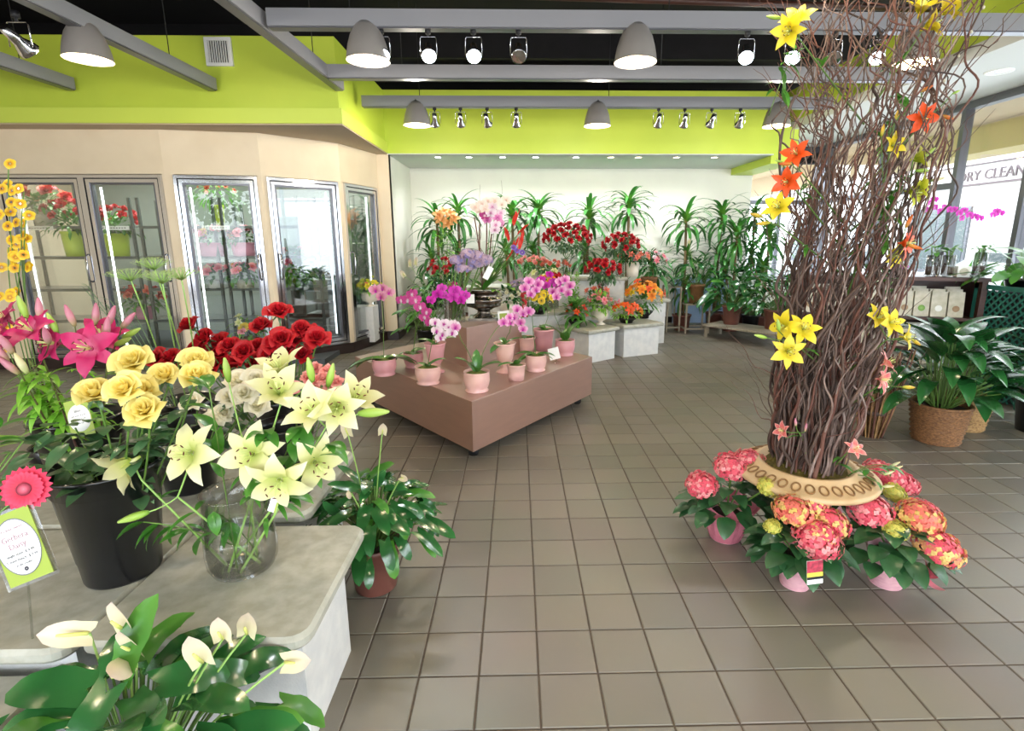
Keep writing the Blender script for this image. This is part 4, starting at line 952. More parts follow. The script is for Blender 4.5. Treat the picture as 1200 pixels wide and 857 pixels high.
# ---------------------------------------------------------------- anthurium plants
def anth(x, y, z0, pot, lab, n, rad, zr, L, lm='leaf_d', spathes=(), seed=1, potlab=None, grp=None, aim=None, petn='stem', W=.62, only=None, shape='heart', nm='anthurium', cat='potted plant'):
    t = thing(nm, lab, cat, (x, y, z0), group=grp); r0 = random.Random(seed); kind, r, h, m = pot
    part('pot', pot_mesh(kind, r, h, m, 36), None, t); disc_part(t, r*.88, h*.9, 'soil')
    base = Vector((0, 0, h*.9)); ms = [blade_mesh('%s%d%.2f%.2f' % (shape, v, L, W), lm, L, L*W, (-.7, -1.1, -.4)[v], n=8, m=4, shape=shape, wave=.05, fold=.12) for v in range(3)]
    ml = [blade_mesh('%s%d%.2f%.2f' % (shape, v, L, W), 'leaf', L, L*W, (-.7, -1.1, -.4)[v], n=8, m=4, shape=shape, wave=.08, fold=.15) for v in range(3)]
    for k in range(n):
        q = ((k+.5)/n)**.6; az = k*2.399963+r0.uniform(-.3, .3)
        if only and not (only[0] < (az % 6.283) < only[1]): az = r0.uniform(*only)
        e = Vector((rad*q*math.cos(az), rad*q*math.sin(az), zr[1]-(zr[1]-zr[0])*q*r0.uniform(.7, 1.1)))
        b0 = base+Vector((r*.4*math.cos(az)*q, r*.4*math.sin(az)*q, 0))
        part('petiole', MB().tube(curve(b0, e, (0, 0, .04), 5), .0028, 5, False), petn, t)
        d = Vector((math.cos(az)*(.5+q), math.sin(az)*(.5+q), .55-1.1*q+r0.uniform(-.3, .3)))
        leafs(t, (ml if k % 6 == 0 else ms)[r0.randrange(3)], e, d+rv(.35), (r0.uniform(-.3, .3), r0.uniform(-.6, .1), 1), r0.uniform(.65, 1.15))
    for (px, py, Y, d, s) in spathes:
        p = A(px, py, Y)-Vector((x, y, z0)); part('petiole', MB().tube(curve(base, p, (0, 0, .05), 6), .0028, 5, False), 'stem_lt', t)
        mm = at(p, frame(Vector(d), (r0.uniform(-.3, .3), -.9, .5))) @ Matrix.Scale(s, 4)
        sp_ = part('spathe', blade_mesh('spathe', 'spathe', .1, .085, .35, n=6, m=4, shape='heart', fold=.35), None, t, mm)
        part('spadix', once('spadix', lambda: meshof(MB().tube([(0, 0, .004), (0, .03, .02), (0, .052, .03)], [.004, .0045, .003], 7), 'spadix', 'spadix')), None, sp_)
    return t
anth(-.86, .97, 0, ('taper', .12, .24, 'terra'), 'glossy anthurium with cream spathes at the very bottom, in front of the benches', 95, .33, (.30, .58), .15, 'leaf_d',
     ((150, 738, 1.02, (.05, -.1, 1), .95), (152, 775, .98, (.3, -.6, .4), .9), (160, 762, 1.0, (0, -.2, 1), .8), (105, 742, 1.08, (-1, -.1, .1), 1.), (262, 748, 1.02, (.1, -.1, 1), .75), (290, 742, 1.08, (.3, -.1, 1), .8), (335, 776, 1.0, (1, -.2, .3), .8), (238, 775, 1.0, (-.1, -.1, 1), .9)), 5, W=.72)
anth(-.62, 2.03, 0, ('taper', .115, .22, 'terra'), 'potted anthurium in a brown plastic pot standing on the tiles beside the benches', 110, .27, (.27, .52), .125, 'leaf_d',
     ((448, 508, 1.95, (.2, -.3, 1), .6), (470, 560, 1.9, (.8, -.6, -.1), .45), (411, 578, 1.85, (.2, -.8, .2), .5), (408, 510, 2.0, (-.2, 0, 1), .7)), 8, W=.62)

# ================================================================ BROWN PODIUM WITH ORCHIDS
PB = [G(553, 471, .44), G(694, 418, .44), None, G(416, 418, .44)]; PB[2] = PB[1]+PB[3]-PB[0]
pc = sum(PB, Vector())/4; pc.z = 0
pod = thing('display_podium', 'low brown laminate podium on black casters carrying pink orchid pots', 'podium', pc)
pl = [(p-pc) for p in PB]
part('podium_box', MB().prism([(p.x, p.y) for p in pl], .095, .44, .003), 'laminate', pod)
for i, p in enumerate(pl):
    q = Vector((p.x, p.y, 0))*.88
    c = part('caster', MB().lathe([(.001, -.018), (.034, -.018), (.036, 0), (.034, .018), (.001, .018)], 16, Matrix.Translation((q.x, q.y, .036)) @ Matrix.Rotation(PI/2, 4, 'X') @ Matrix.Rotation(.5, 4, 'X')), 'gasket', pod)
    part('caster_fork', MB().box((q.x-.03, q.y-.03, .06), (q.x+.03, q.y+.03, .096)), 'alu', pod)
ua = (PB[3]-PB[0]).normalized(); ub_ = (PB[1]-PB[0]).normalized(); r0p = Vector((-.41, 4.16, .44))
RP = [r0p, r0p+ub_*.75, r0p+ub_*.75+ua*.45, r0p+ua*.45]; rc = sum(RP, Vector())/4; rc.z = .44
RTOP = .765
solid('riser_box', MB().prism([(p.x-rc.x, p.y-rc.y) for p in RP], 0, RTOP-.44, .003), 'laminate', 'brown laminate riser box standing on the middle of the podium', 'display riser', rc)

def orchid(px, py, z, kind, r, h, mpot, lab, spikes, m, nl=4, vlip='orc_mg', s=1., lL=.14, az0=0., lazs=None, cat='orchid', lel=(.25, .9)):
    """a moth orchid: pot by the pixel of its foot at height z; spikes = list of (via, [bloom pixels]) at the pot's depth"""
    b = G(px, py, z); t = thing('potted_orchid', lab, cat, b)
    part('pot', pot_mesh(kind, r, h, mpot), None, t); disc_part(t, r*.86, h*.9, 'bark')
    top = Vector((0, 0, h*.92)); k = 0
    for i in range(nl):
        az = lazs[i] if lazs else az0+i*2*PI/nl+R.uniform(-.4, .4); el = R.uniform(*lel)
        leafs(t, blade_mesh('orcleaf%.2f' % lL, 'leaf_orc', lL, lL*.36, -.9, n=7, m=4, shape='strap', fold=.3), top, sph(az, el), s=R.uniform(1., 1.35))
    for via, bl, dY in spikes:
        Y = b.y+dY; P = [A(q[0], q[1], Y)-b for q in bl]; vp_ = A(via[0], via[1], Y)-b
        path = curve(top, vp_, (R.uniform(-.01, .01), 0, .03), 6)+[vp_.lerp(P[0], .5)+Vector((0, 0, .012))]+[P[0]+Vector((0, .01, 0))]
        for q in P[1:]: path.append(q+Vector((0, .012, 0)))
        part('flower_stalk', MB().tube(path, .0028, 5, False), 'stem', t)
        for q in P:
            d = Vector((R.uniform(-.5, .5), -1, R.uniform(-.1, .3))); ss = s*R.uniform(.88, 1.1)
            bl_ = part('bloom', orchid_mesh(m, R.randrange(2)), None, t, at(q, face(d, R.uniform(-.3, .3)+0, ss)))
            part('lip', lip_mesh(vlip), None, bl_, Matrix.Translation((0, 0, .003)))
    return t
def fpix(c, n, w, h): return [(c[0]+R.uniform(-w, w), c[1]+R.uniform(-h, h)) for _ in range(n)]
PZ = .44
orchid(451, 439, PZ, 'bowl', .092, .128, 'pink_pot', 'dusky pink orchid in a pink bowl pot at the left corner of the podium', [((449, 372), [(447, 348), (440, 340), (449, 338), (456, 343)], 0)], 'orc_dp', 5, s=1.3, lL=.24, lazs=(3.3, 2.9, .5, .8, 1.5), lel=(.1, .5))
orchid(485, 430, PZ, 'bowl', .08, .12, 'pink_pot', 'orchid in a pink bowl pot behind the speckled one, with a plum spray', [((490, 380), [(500, 366), (492, 360), (487, 352), (497, 372), (504, 378)], -.15), ((488, 384), [(478, 352), (470, 352), (483, 345)], -.1)], 'orc_dk', 4, s=1.35, vlip='orc_wh')
orchid(511, 436, PZ, 'urn', .085, .235, 'pink_pot', 'orchid in a tall pink urn pot behind the speckled blooms', [((512, 372), [(505, 352), (513, 345), (522, 347), (531, 349), (540, 352), (533, 341), (518, 338), (545, 346)], .1)], 'orc_mg', 2, s=1.35)
orchid(502, 449, PZ, 'bowl', .092, .128, 'pale_pot', 'pale bowl pot orchid with speckled white and magenta blooms, second at the front', [((508, 395), [(512, 388), (519, 392), (526, 384), (510, 378), (520, 380), (530, 390), (532, 381), (516, 396)], -.05)], 'orc_wh', 4, s=1.15, lazs=(.2, .5, 2.6, 5.), lL=.13)
orchid(559, 458, PZ, 'bowl', .09, .14, 'pale_pot', 'pale bowl pot orchid at the podium front corner with two bare arching stems', [((541, 400), [(534, 384)], -.05), ((575, 395), [(590, 378), (597, 372)], .1)], 'orc_pk', 5, s=1.1, lL=.15, lel=(.8, 1.4))
orchid(592, 436, PZ, 'urn', .085, .235, 'pale_pot', 'tall pale urn pot orchid right of the riser with a pink magenta spray', [((597, 390), [(602, 372), (610, 378), (613, 368), (606, 363), (613, 386), (620, 365), (598, 378)], -.1)], 'orc_pk', 3, s=1.2)
orchid(605, 445, PZ, 'cyl', .072, .12, 'pale_pot', 'small pale pink cylinder pot orchid without blooms, right of the front corner', [], 'orc_pk', 4, lL=.12, lel=(.4, 1.2))
orchid(628, 434, PZ, 'bowl', .085, .13, 'pale_pot', 'pink bowl pot orchid beside the white card with a tall stem', [((625, 392), [(622, 345), (628, 340), (615, 338), (631, 333), (620, 330)], .0)], 'orc_pk', 4, s=1.3, lazs=(0., .3, 2.9, 3.5), lL=.15, lel=(.1, .5))
orchid(617, 412, PZ, 'cyl', .085, .14, 'pale_pot', 'pink cylinder pot at the back of the podium, right of the riser', [], 'orc_pk', 3, lL=.12)
orchid(637, 410, PZ, 'cyl', .1, .2, 'pink_pot', 'tall pink cylinder pot orchid at the back of the podium', [((642, 372), [(640, 335), (648, 330), (634, 328), (644, 322), (653, 335), (626, 335)], .1)], 'orc_mg', 3, s=1.3)
orchid(662, 416, PZ, 'bowl', .088, .14, 'pink_pot', 'pink bowl pot orchid at the right end of the podium with upright leaves', [((650, 370), [(648, 342), (656, 330), (662, 328), (668, 335), (658, 340), (652, 348), (666, 344)], -.05)], 'orc_pk', 4, s=1.3, lL=.2, lel=(.9, 1.35))
cb = G(652, 425, PZ); ch = thing('price_card', 'blank white card in a clear holder near the right end of the podium', 'card', cb)
part('card', MB().box((-.045, -.003, .03), (.045, 0, .13), Matrix.Rotation(-.25, 4, 'Y')), 'card', ch); part('holder_foot', MB().lathe([(.035, 0), (.03, .008), (.008, .012), (.004, .035)], 14), 'vase', ch)

# on the riser
g = A(530, 384, 4.45); sq = thing('square_glass_vase', 'square clear glass vase with green stems on the riser', 'vase', (-.53, 4.52, RTOP))
M['stems_g'] = M['stem']
wv = MB()
for a, b in (((-.075, -.075, .0), (.075, -.07, .22)), ((-.075, .07, 0), (.075, .075, .22)), ((-.075, -.07, 0), (-.07, .07, .22)), ((.07, -.07, 0), (.075, .07, .22)), ((-.07, -.07, 0), (.07, .07, .012))): wv.box(a, b)
part('glass_wall', wv, 'vase', sq)
sb = Vector((-.53, 4.52, RTOP+.02))
for k in range(9):
    px, py = ((535, 305), (545, 303), (555, 306), (563, 308), (550, 313), (541, 314), (559, 300), (570, 305), (548, 298))[k]
    base = sb+Vector((R.uniform(-.04, .04), R.uniform(-.04, .04), 0)); h = A(px, py, 4.5+R.uniform(-.06, .06))-base
    t = thing('cut_hydrangea', 'lilac and peach flower head %s of the bunch in the square vase' % ('at the left', 'left of the middle', 'right of the middle', 'at the right', 'in the front middle', 'at the lower left', 'at the top right', 'at the far right', 'at the top')[k], 'hydrangea', base, group='lilac flower heads in the square glass vase')
    part('stem', MB().tube([(0, 0, 0), h], .006, 6), 'stem', t); bloom(t, floret_head('lil', .06, 40, .02, .7, k % 2), h, (0, -.2, 1))
c2 = thing('price_card', 'small white card on the front of the square glass vase', 'card', A(551, 350, 4.38)); part('card', MB().box((-.035, -.002, -.04), (.035, 0, .035)), 'card', c2)
c4 = thing('price_card', 'pale green printed card standing right on the riser', 'card', A(591, 378, 4.5)); part('card', MB().box((-.05, -.003, -.01), (.05, 0, .1), Matrix.Rotation(-.08, 4, 'Y')), 'card', c4); part('print', MB().box((-.035, -.004, .01), (.03, -.0032, .08), Matrix.Rotation(-.08, 4, 'Y')), 'card_g', c4)
# silver urn arrangement: orchid spray, willow sticks and red heliconias
SB = Vector((-.3, 4.66, RTOP)); sv = thing('tropical_arrangement', 'tall tropical arrangement in a silver urn with orchids, willow sticks and red bracts', 'arrangement', SB)
part('urn', MB().lathe([(.001, 0), (.11, 0), (.11, .012), (.1, .02), (.1, .03), (.06, .05), (.055, .075), (.1, .1), (.15, .115), (.155, .13), (.15, .145), (.16, .16), (.165, .175), (.155, .19), (.12, .2), (.13, .23), (.15, .25), (.15, .262), (.13, .25), (.001, .25)], 36), 'metal_vase', sv, label='silver urn with beaded rings')
part('urn_plinth', MB().box((-.13, -.13, -.0), (.13, .13, .02)), 'pale_pot' if 0 else 'metal_vase', sv)
def loc(px, py, Y): return A(px, py, Y)-SB
O = Vector((0, 0, .25))
part('tag', MB().box((-.025, -.002, -.055), (.025, 0, .055), Matrix.Rotation(.5, 4, 'Y')), 'card', sv, at(loc(572, 320, 4.4), Matrix.Identity(4)), label='white tilted tag')
for (px, py) in ((556, 255), (562, 262), (570, 250), (577, 262)): part('willow_stick', MB().tube(curve(O, loc(px, py, 4.7), (R.uniform(-.03, .03), 0, 0), 8), .006, 6), 'twig2', sv)
for px, py in ((556, 232), (560, 215), (590, 210)): part('willow_twig', MB().tube([O+(loc(px, py, 4.7)-O)*q+rv(.02) for q in (i/9 for i in range(10))], [.004*(1-.08*i) for i in range(10)], 5), 'twig3', sv)
for (px, py, m) in ((575, 250, 'orc_wh'), (583, 256, 'orc_pk'), (571, 258, 'orc_pk'), (581, 264, 'orc_wh'), (587, 250, 'orc_wh'), (577, 243, 'orc_wh'), (585, 262, 'orc_pk'), (568, 253, 'orc_dk'), (565, 240, 'orc_cr'), (572, 236, 'orc_cr'), (580, 236, 'orc_cr'), (588, 240, 'orc_cr'), (593, 235, 'orc_cr'), (562, 247, 'orc_cr'), (568, 245, 'orc_cr'), (557, 243, 'orc_cr'), (580, 270, 'orc_wh')):
    part('bloom', orchid_mesh(m, 0), None, sv, at(loc(px, py, 4.6+R.uniform(-.05, .05)), face((R.uniform(-.4, .4), -1, .1), 0, 1.35)))
part('flower_stalk', MB().tube(curve(O, loc(575, 240, 4.65), (.03, 0, .1), 10), .004, 6), 'stem', sv); part('flower_stalk', MB().tube(curve(O, loc(590, 238, 4.65), (.05, 0, .1), 10), .004, 6), 'stem', sv)
for (px, py, d) in ((602, 265, (.4, 0, 1)), (596, 284, (-.3, -.2, 1)), (606, 276, (.7, 0, .6)), (611, 288, (.2, 0, 1)), (600, 296, (.6, -.3, .9)), (593, 306, (.8, -.3, .9)), (606, 300, (.4, -.3, .9))):
    p = loc(px, py, 4.55); part('flower_stalk', MB().tube(curve(O, p, (0, 0, .02), 5), .004, 5), 'stem', sv)
    for j in range(4): part('bract', blade_mesh('bract', 'helic', .09, .03, .4, n=4, m=2, fold=.6), None, sv, at(p+Vector(d)*.02*j, frame(Vector(d)+rv(.5))))
for px, py in ((602, 290), (606, 294), (612, 296)): bloom(sv, daisy_mesh('purple', .025, 8, layers=1), loc(px, py, 4.5), (0, -1, .3))
for k in range(12): leafs(sv, blade_mesh('bigleaf', 'leaf', .24, .07, -.9, n=7, m=4), O, (R.uniform(-.7, 1), R.uniform(-.8, .8), R.uniform(.3, 1.6)), s=R.uniform(.8, 1.5))
for px, py in ((583, 328), (590, 333), (598, 338), (580, 340)): part('leaf', blade_mesh('calath', 'leaf_y', .13, .05, -.7, n=6, m=4), None, sv, at(loc(px, py, 4.5), frame((R.uniform(-.5, .8), -.8, .3))))
# cream-flowered pot right of the urn
# ================================================================ BACK DISPLAY: white tiered benches
def tier(lab, p, q, depth, h, over=.05):
    """white bench whose front foot runs from p to q (plan), going back by depth"""
    p, q = Vector((*p, 0)), Vector((*q, 0)); u = (q-p).normalized(); n = Vector((-u.y, u.x, 0)); c = (p+q)/2+n*depth/2
    t = thing('display_bench', lab, 'bench', c, group='white stone-topped display benches')
    B_ = [p, q, q+n*depth, p+n*depth]; S_ = [p-u*over-n*over, q+u*over-n*over, q+u*over+n*depth, p-u*over+n*depth]
    part('body', MB().prism([((b-c).x, (b-c).y) for b in B_], 0, h-.045), 'white_side', t)
    part('slab', slabm([((b-c).x, (b-c).y) for b in S_], h), 'stone', t)
tier('front white bench left of the pair with orange flowers, its corner behind the podium', (.84, 6.1), (1.2, 6.37), .55, .4, .04)
tier('front white bench under the orange lilies', (1.32, 6.41), (1.81, 6.62), .5, .41, .04)
tier('taller white bench behind the orange lilies', (1.62, 7.2), (2.08, 7.32), .5, .63, .05)
tier('middle white bench behind the podium under the yellow pot flower', (-.05, 6.5), (.7, 6.72), .5, .55, .04)
tier('tall white bench at the back under the red rose vases', (.5, 7.35), (1.5, 7.4), .55, .93, .04)
tier('tall white bench at the back left under the orange carnations', (-.7, 7.4), (.4, 7.4), .55, .8, .04)
tier('white bench at the back left under the white anthurium', (-1.35, 7.5), (-.85, 7.5), .5, .45, .03)

def foliage(t, c, rad, n, m='leaf', L=.09, W=.03, sz=.8, el=(-.3, 1.5), name='foliage', shape='leaf'):
    mb = MB()
    for k in range(n):
        d = sph(R.uniform(0, 6.28), R.uniform(*el)); p = Vector(c)+Vector((d.x*rad, d.y*rad, d.z*rad*sz))*R.uniform(.35, .95)
        mb.blade(at(p, frame(d+rv(.5))), L*R.uniform(.7, 1.3), W, -.9, n=3, m=2, shape=shape)
    return part(name, mb, m, t, stuff=True)
def dome_blooms(t, mesh_fn, c, rad, n, sz=.6, el0=.1, s=1., jit=.08, front=False):
    for k in range(n):
        e = math.asin(min(1, (k+.5)/n*(1-el0)+el0)); az = k*2.399963
        d = sph(az, e)+rv(jit); p = Vector(c)+Vector((d.x*rad, d.y*rad, d.z*rad*sz))
        bloom(t, mesh_fn(), p, Vector((d.x, d.y-.35, d.z)), s=s*R.uniform(.85, 1.12))
def arr(nm, lab, px, py, Y, z, kind, r, h, mpot, items, fol=None, potlab=None, cat='arrangement', stems=None, grp=None, tall=None):
    """arrangement whose foot stands at height z at the pixel column px, depth Y; items: (mesh_fn, n, rad, sz, s, zc)"""
    x = A(px, 300, Y).x; t = thing(nm, lab, cat, (x, Y, z), group=grp)
    if kind == 'glasscyl':
        part('vase', MB().lathe([(.001, .004), (r, .004), (r, h), (r*.93, h), (r*.93, .02), (.001, .02)], 24), 'vase', t); part('water', MB().lathe([(.001, .022), (r*.92, .022), (r*.92, h*.7), (.001, h*.7)], 24), 'water', t)
        for k in range(8):
            a = k*.8; part('stem', MB().tube([(r*.5*math.cos(a), r*.5*math.sin(a), .03), (-r*.3*math.cos(a), -r*.3*math.sin(a), h), (r*1.2*math.cos(a+2), r*1.2*math.sin(a+2), h*1.2+.05)], .003, 5), 'stem', t)
    else: part('pot', pot_mesh(kind, r, h, mpot), None, t)
    if fol:
        for f in fol: foliage(t, (0, 0, h+f.get('dz', .03)), f['rad']*1.08, int(f['n']*1.4), f.get('m', 'leaf'), f.get('L', .09), f.get('W', .03), f.get('sz', .8))
    for fn, n, rad, sz, s, zc in items: dome_blooms(t, fn, (0, 0, h+zc), rad, n, sz, s=s)
    return t
rr = lambda: rose_mesh('rose_r', R.randrange(3), False)
def rose_vase(px, pytop, Y, z, zc_h, n, rad, lab):
    x = A(px, 300, Y).x; t = thing('rose_arrangement', lab, 'arrangement', (x, Y, z), group='vases of red roses at the back'); h = .26
    part('vase', MB().lathe([(.001, .004), (.06, .004), (.055, .1), (.06, .2), (.085, h), (.079, h), (.055, .2), (.05, .1), (.05, .02), (.001, .02)], 24), 'vase', t)
    for k in range(10): a = k*.63; part('stem', MB().tube([(.03*math.cos(a), .03*math.sin(a), .02), (.02*math.cos(a+3), .02*math.sin(a+3), h), (rad*.6*math.cos(a+3), rad*.6*math.sin(a+3), zc_h)], .003, 5), 'stem', t)
    foliage(t, (0, 0, zc_h-.05), rad*1.0, 260, 'leaf_rose', .08, .04, .75, (-.6, 1.2)); dome_blooms(t, rr, (0, 0, zc_h), rad, n, .65, -.15, 1.05, .05)
rose_vase(664, 0, 7.55, .93, .52, 46, .31, 'largest and highest vase of red roses, left of the other two')
rose_vase(727, 0, 7.55, .93, .42, 26, .25, 'vase of darker red roses to the right, before the tall dracaena')
rose_vase(707, 0, 7.0, .62, .42, 26, .22, 'lowest vase of red roses, in front between the other two')
tier('slim white bench under the lowest red roses', (.9, 6.9), (1.3, 6.95), .3, .62, .02)

cm = lambda m: (lambda: carn_mesh(m, .035, 0)); lm = lambda m, o=.8: (lambda: lily_mesh(m, R.randrange(2), o)); dm = lambda m, r=.04, n=18: (lambda: daisy_mesh(m, r, n, layers=1)); rs = lambda m: (lambda: rose_mesh(m, 1, False))
FO = dict
arr('carnation_arrangement', 'long arrangement of peach and coral carnations on the tall back bench', 625, 0, 7.6, .8, 'cyl', .11, .2, 'white_vase', [(cm('carn'), 12, .2, .35, 1.1, .13), (cm('rose_or'), 9, .22, .3, 1.1, .1)], [FO(rad=.22, n=120, sz=.5)])
arr('carnation_arrangement', 'second bunch of orange-coral carnations, nearer the red roses', 650, 0, 7.4, .8, 'cyl', .09, .16, 'white_vase', [(cm('rose_or'), 12, .2, .35, 1., .12)], [FO(rad=.2, n=90, sz=.5)])
arr('rose_arrangement', 'low fan of dark red roses at the back left beside the white spathes', 522, 0, 7.45, .45, 'glasscyl', .07, .3, None, [(rr, 16, .26, .9, 1., .2)], [FO(rad=.26, n=150, m='leaf_d', sz=.9)])
arr('tulip_arrangement', 'coral pink tulip arrangement on the tall back bench', 700, 0, 6.95, .4, 'cyl', .09, .14, 'white_vase', [(lm('rose_or', .5), 9, .16, .5, .6, .2)], [FO(rad=.2, n=120, m='leaf', sz=.7, dz=.1)])
arr('pink_arrangement', 'pink and green arrangement in a cream footed vase on the front bench', 706, 0, 6.55, .4, 'goblet', .1, .19, 'white_vase', [(cm('rose_pk'), 10, .16, .5, .9, .08), (lm('rose_pk', .6), 5, .2, .5, .55, .08)], [FO(rad=.19, n=110, m='leaf_y', L=.07, sz=.9)])
arr('coral_arrangement', 'coral flowers in a square white pot on the taller bench', 742, 0, 7.5, .93, 'cyl', .1, .2, 'white_vase', [(lm('rose_or', .6), 14, .22, .4, .6, .05)], [FO(rad=.24, n=130, m='leaf_d', sz=.5)])
arr('orange_lily_arrangement', 'orange and lime lily arrangement in a black dish on the front right bench', 737, 0, 6.62, .41, 'dish', .13, .07, 'black_pot', [(lm('orange_l', .9), 8, .17, .6, .75, .07), (lm('orange', .9), 5, .18, .6, .7, .05), (cm('yel_gr'), 6, .17, .5, .7, .04)], [FO(rad=.17, n=60, m='leaf_y', sz=.5)])
arr('orange_lily_arrangement', 'larger yellow and orange lily arrangement behind the black dish', 757, 0, 7.0, .41, 'dish', .12, .1, 'black_pot', [(lm('orange', .9), 14, .24, .9, .8, .16), (lm('yel_l', .9), 8, .25, .8, .7, .12), (lm('orange_l', .8), 5, .25, .8, .75, .2)], [FO(rad=.24, n=120, m='leaf', sz=.8, dz=.08)])
arr('bird_arrangement', 'small tropical arrangement with red bloom in a black dish on the left front bench', 676, 0, 6.42, .4, 'dish', .1, .08, 'black_pot', [(lm('helic', .7), 2, .09, .8, .8, .12), (lm('orange_l', .6), 4, .13, .6, .6, .06), (dm('purple', .02, 6), 3, .14, .3, 1, .05)], [FO(rad=.15, n=60, m='leaf', L=.16, W=.05, sz=1.1)])
arr('mixed_arrangement', 'pink and white mixed arrangement high on the right of the back display', 762, 0, 7.7, .63, 'taper', .12, .28, 'wicker', [(lm('rose_pk', .7), 9, .24, .6, .65, .2), (cm('orc_wh'), 7, .24, .6, .9, .22)], [FO(rad=.27, n=170, m='leaf_d', sz=.9, dz=.12)])
arr('daisy_pot', 'yellow potted daisies in a black dish behind the orchids', 632, 0, 6.45, .55, 'dish', .1, .07, 'black_pot', [(dm('yel', .045, 16), 16, .17, .7, 1.1, .09)], [FO(rad=.13, n=60, m='leaf', sz=.6)], cat='potted plant')
arr('yellow_rose_vase', 'orange-yellow roses in a clear vase between the orchids and the peach carnations', 641, 0, 6.75, .55, 'glasscyl', .05, .26, None, [(rs('orange'), 7, .12, .7, 1.15, .08)], [FO(rad=.1, n=30, m='leaf', sz=.6)])
arr('red_flower_vase', 'dark red blooms in a glass vase behind the yellow ones', 650, 0, 6.95, .55, 'glasscyl', .06, .3, None, [(rr, 5, .12, .5, 1.3, .08)], [FO(rad=.1, n=30, m='leaf', sz=.6)])
arr('hydrangea_arrangement', 'white and mauve hydrangea bunch beside the pink orchids', 613, 0, 6.35, .55, 'glasscyl', .07, .28, None, [(lambda: floret_head('lil', .06, 40, .02, .7, 0), 7, .16, .4, 1.1, .05)], [FO(rad=.15, n=50, m='leaf', sz=.5)])
arr('peach_arrangement', 'arrangement of cream lilies and peach blooms left of the yellow daisies', 640, 0, 7.1, .55, 'cyl', .1, .2, 'white_vase', [(lm('lily_w', .7), 7, .22, .6, .7, .18), (cm('carn'), 5, .2, .4, 1., .12)], [FO(rad=.2, n=100, m='leaf_y', sz=.8)])
arr('cream_pot', 'cream and green flowering pot right of the silver urn', 598, 0, 5.6, 0, 'cyl', .12, .8, 'white_vase', [(cm('rose_w'), 10, .14, .5, .8, .05)], [FO(rad=.17, n=80, m='leaf_d', sz=.7)])
arr('freesia_arrangement', 'small lavender and cream arrangement left of the lilac heads', 528, 0, 6.2, 0, 'cyl', .1, .75, 'bucket', [(lm('orc_wh', .6), 6, .13, .5, .45, .1), (dm('purple', .03, 7), 4, .13, .5, 1, .1)], [FO(rad=.16, n=70, m='leaf', sz=.7)])
arr('moss_vase', 'clear vase of mossy yellow stems on the podium riser side', 526, 0, 5.35, 0, 'glasscyl', .07, .9, None, [(lm('orc_dk', .6), 6, .15, .4, .5, .05)], [FO(rad=.12, n=40, m='leaf_lt', sz=.5)])
sr = thing('swirl_vase', 'red glass swirl vase behind the pink orchids', 'vase', (A(614, 300, 6.2).x, 6.2, .55)); part('glass_wall', MB().lathe([(.001, 0), (.05, 0), (.06, .05), (.03, .12), (.04, .2), (.06, .28), (.055, .3), (.03, .2), (.001, .15)], 20), mat('red_glass', '#b01020', .1, coat=1), sr)
gl = arr('gladiolus_vase', 'tall glass vase of pale green bells of ireland beside the roses', 674, 0, 6.9, .4, 'glasscyl', .05, .25, None, [], [FO(rad=.08, n=30, m='leaf_y', sz=1)])
for k in range(5): part('flower_spike', (lambda mb: [mb.blade(at((0, 0, .1+.02*i), frame(sph(i*2.4, .3))), .04, .04, .4, n=2, m=2, shape='round') for i in range(22)] and mb)(MB()), 'leaf_y', gl, at((R.uniform(-.03, .03), R.uniform(-.03, .03), .1), face((R.uniform(-.2, .2), R.uniform(-.2, .2), 1))))
wp = anth(-1.27, 7.65, .45, ('taper', .12, .2, 'black_pot'), 'dark leafy plant with white spathes in the alcove corner', 40, .34, (.2, .5), .17, 'leaf_d', ((481, 312, 7.4, (.1, 0, 1), 1.1), (487, 310, 7.4, (.3, 0, 1), 1.1), (474, 324, 7.4, (-.4, -.2, .6), 1.1)), 9, W=.55, nm='peace_lily')
dkp = anth(-1.2, 6.9, .0, ('taper', .14, .3, 'black_pot'), 'dark leafy potted plant on the floor in the alcove corner behind the orchids', 50, .36, (.35, .85), .17, 'leaf', (), 19, W=.5, nm='leafy_plant')

# dracaenas along the back wall
def dracaena(px, pyt, Y, lab, crowns=2, s=1., z0=0., seed=0, pot='yellow_pot', ph=.26, z_top=None, nl=26):
    x = A(px, 250, Y).x; zt = A(px, pyt, Y).z-.12*s; t = thing('dracaena', lab, 'potted plant', (x, Y, z0), group='dracaenas along the white wall'); r0 = random.Random(seed)
    part('pot', pot_mesh('taper', .15, ph, pot), None, t); disc_part(t, .13, ph*.9, 'soil')
    ms = [blade_mesh('drac%d' % v, 'leaf_drac', .56, .066, (-1.6, -1.2, -2.0)[v], n=8, m=2, shape='strap', fold=.2) for v in range(3)]
    for c in range(crowns):
        top = Vector((r0.uniform(-.12, .12) if c else 0, r0.uniform(-.1, .1), (zt-z0)*(1, .68, .42)[c])); part('cane', MB().tube(curve((r0.uniform(-.04, .04), r0.uniform(-.04, .04), ph*.85), top, n=5), .02, 8), 'cane', t)
        for k in range(nl):
            q = k/nl; el = 1.35-1.35*q; az = k*2.399963+r0.uniform(-.3, .3)
            dv = sph(az, el); sc_ = s*r0.uniform(.75, 1.05)*(1, .85, .8)[c]
            if dv.y > .05: sc_ = min(sc_, (9.12-Y-top.y)/(dv.y*.5+.06))
            if dv.x < -.05: sc_ = min(sc_, (x+top.x+1.72)/(-dv.x*.5+.06))
            leafs(t, ms[r0.randrange(3)], top+Vector((0, 0, .0-.22*q)), dv, s=max(.3, sc_))
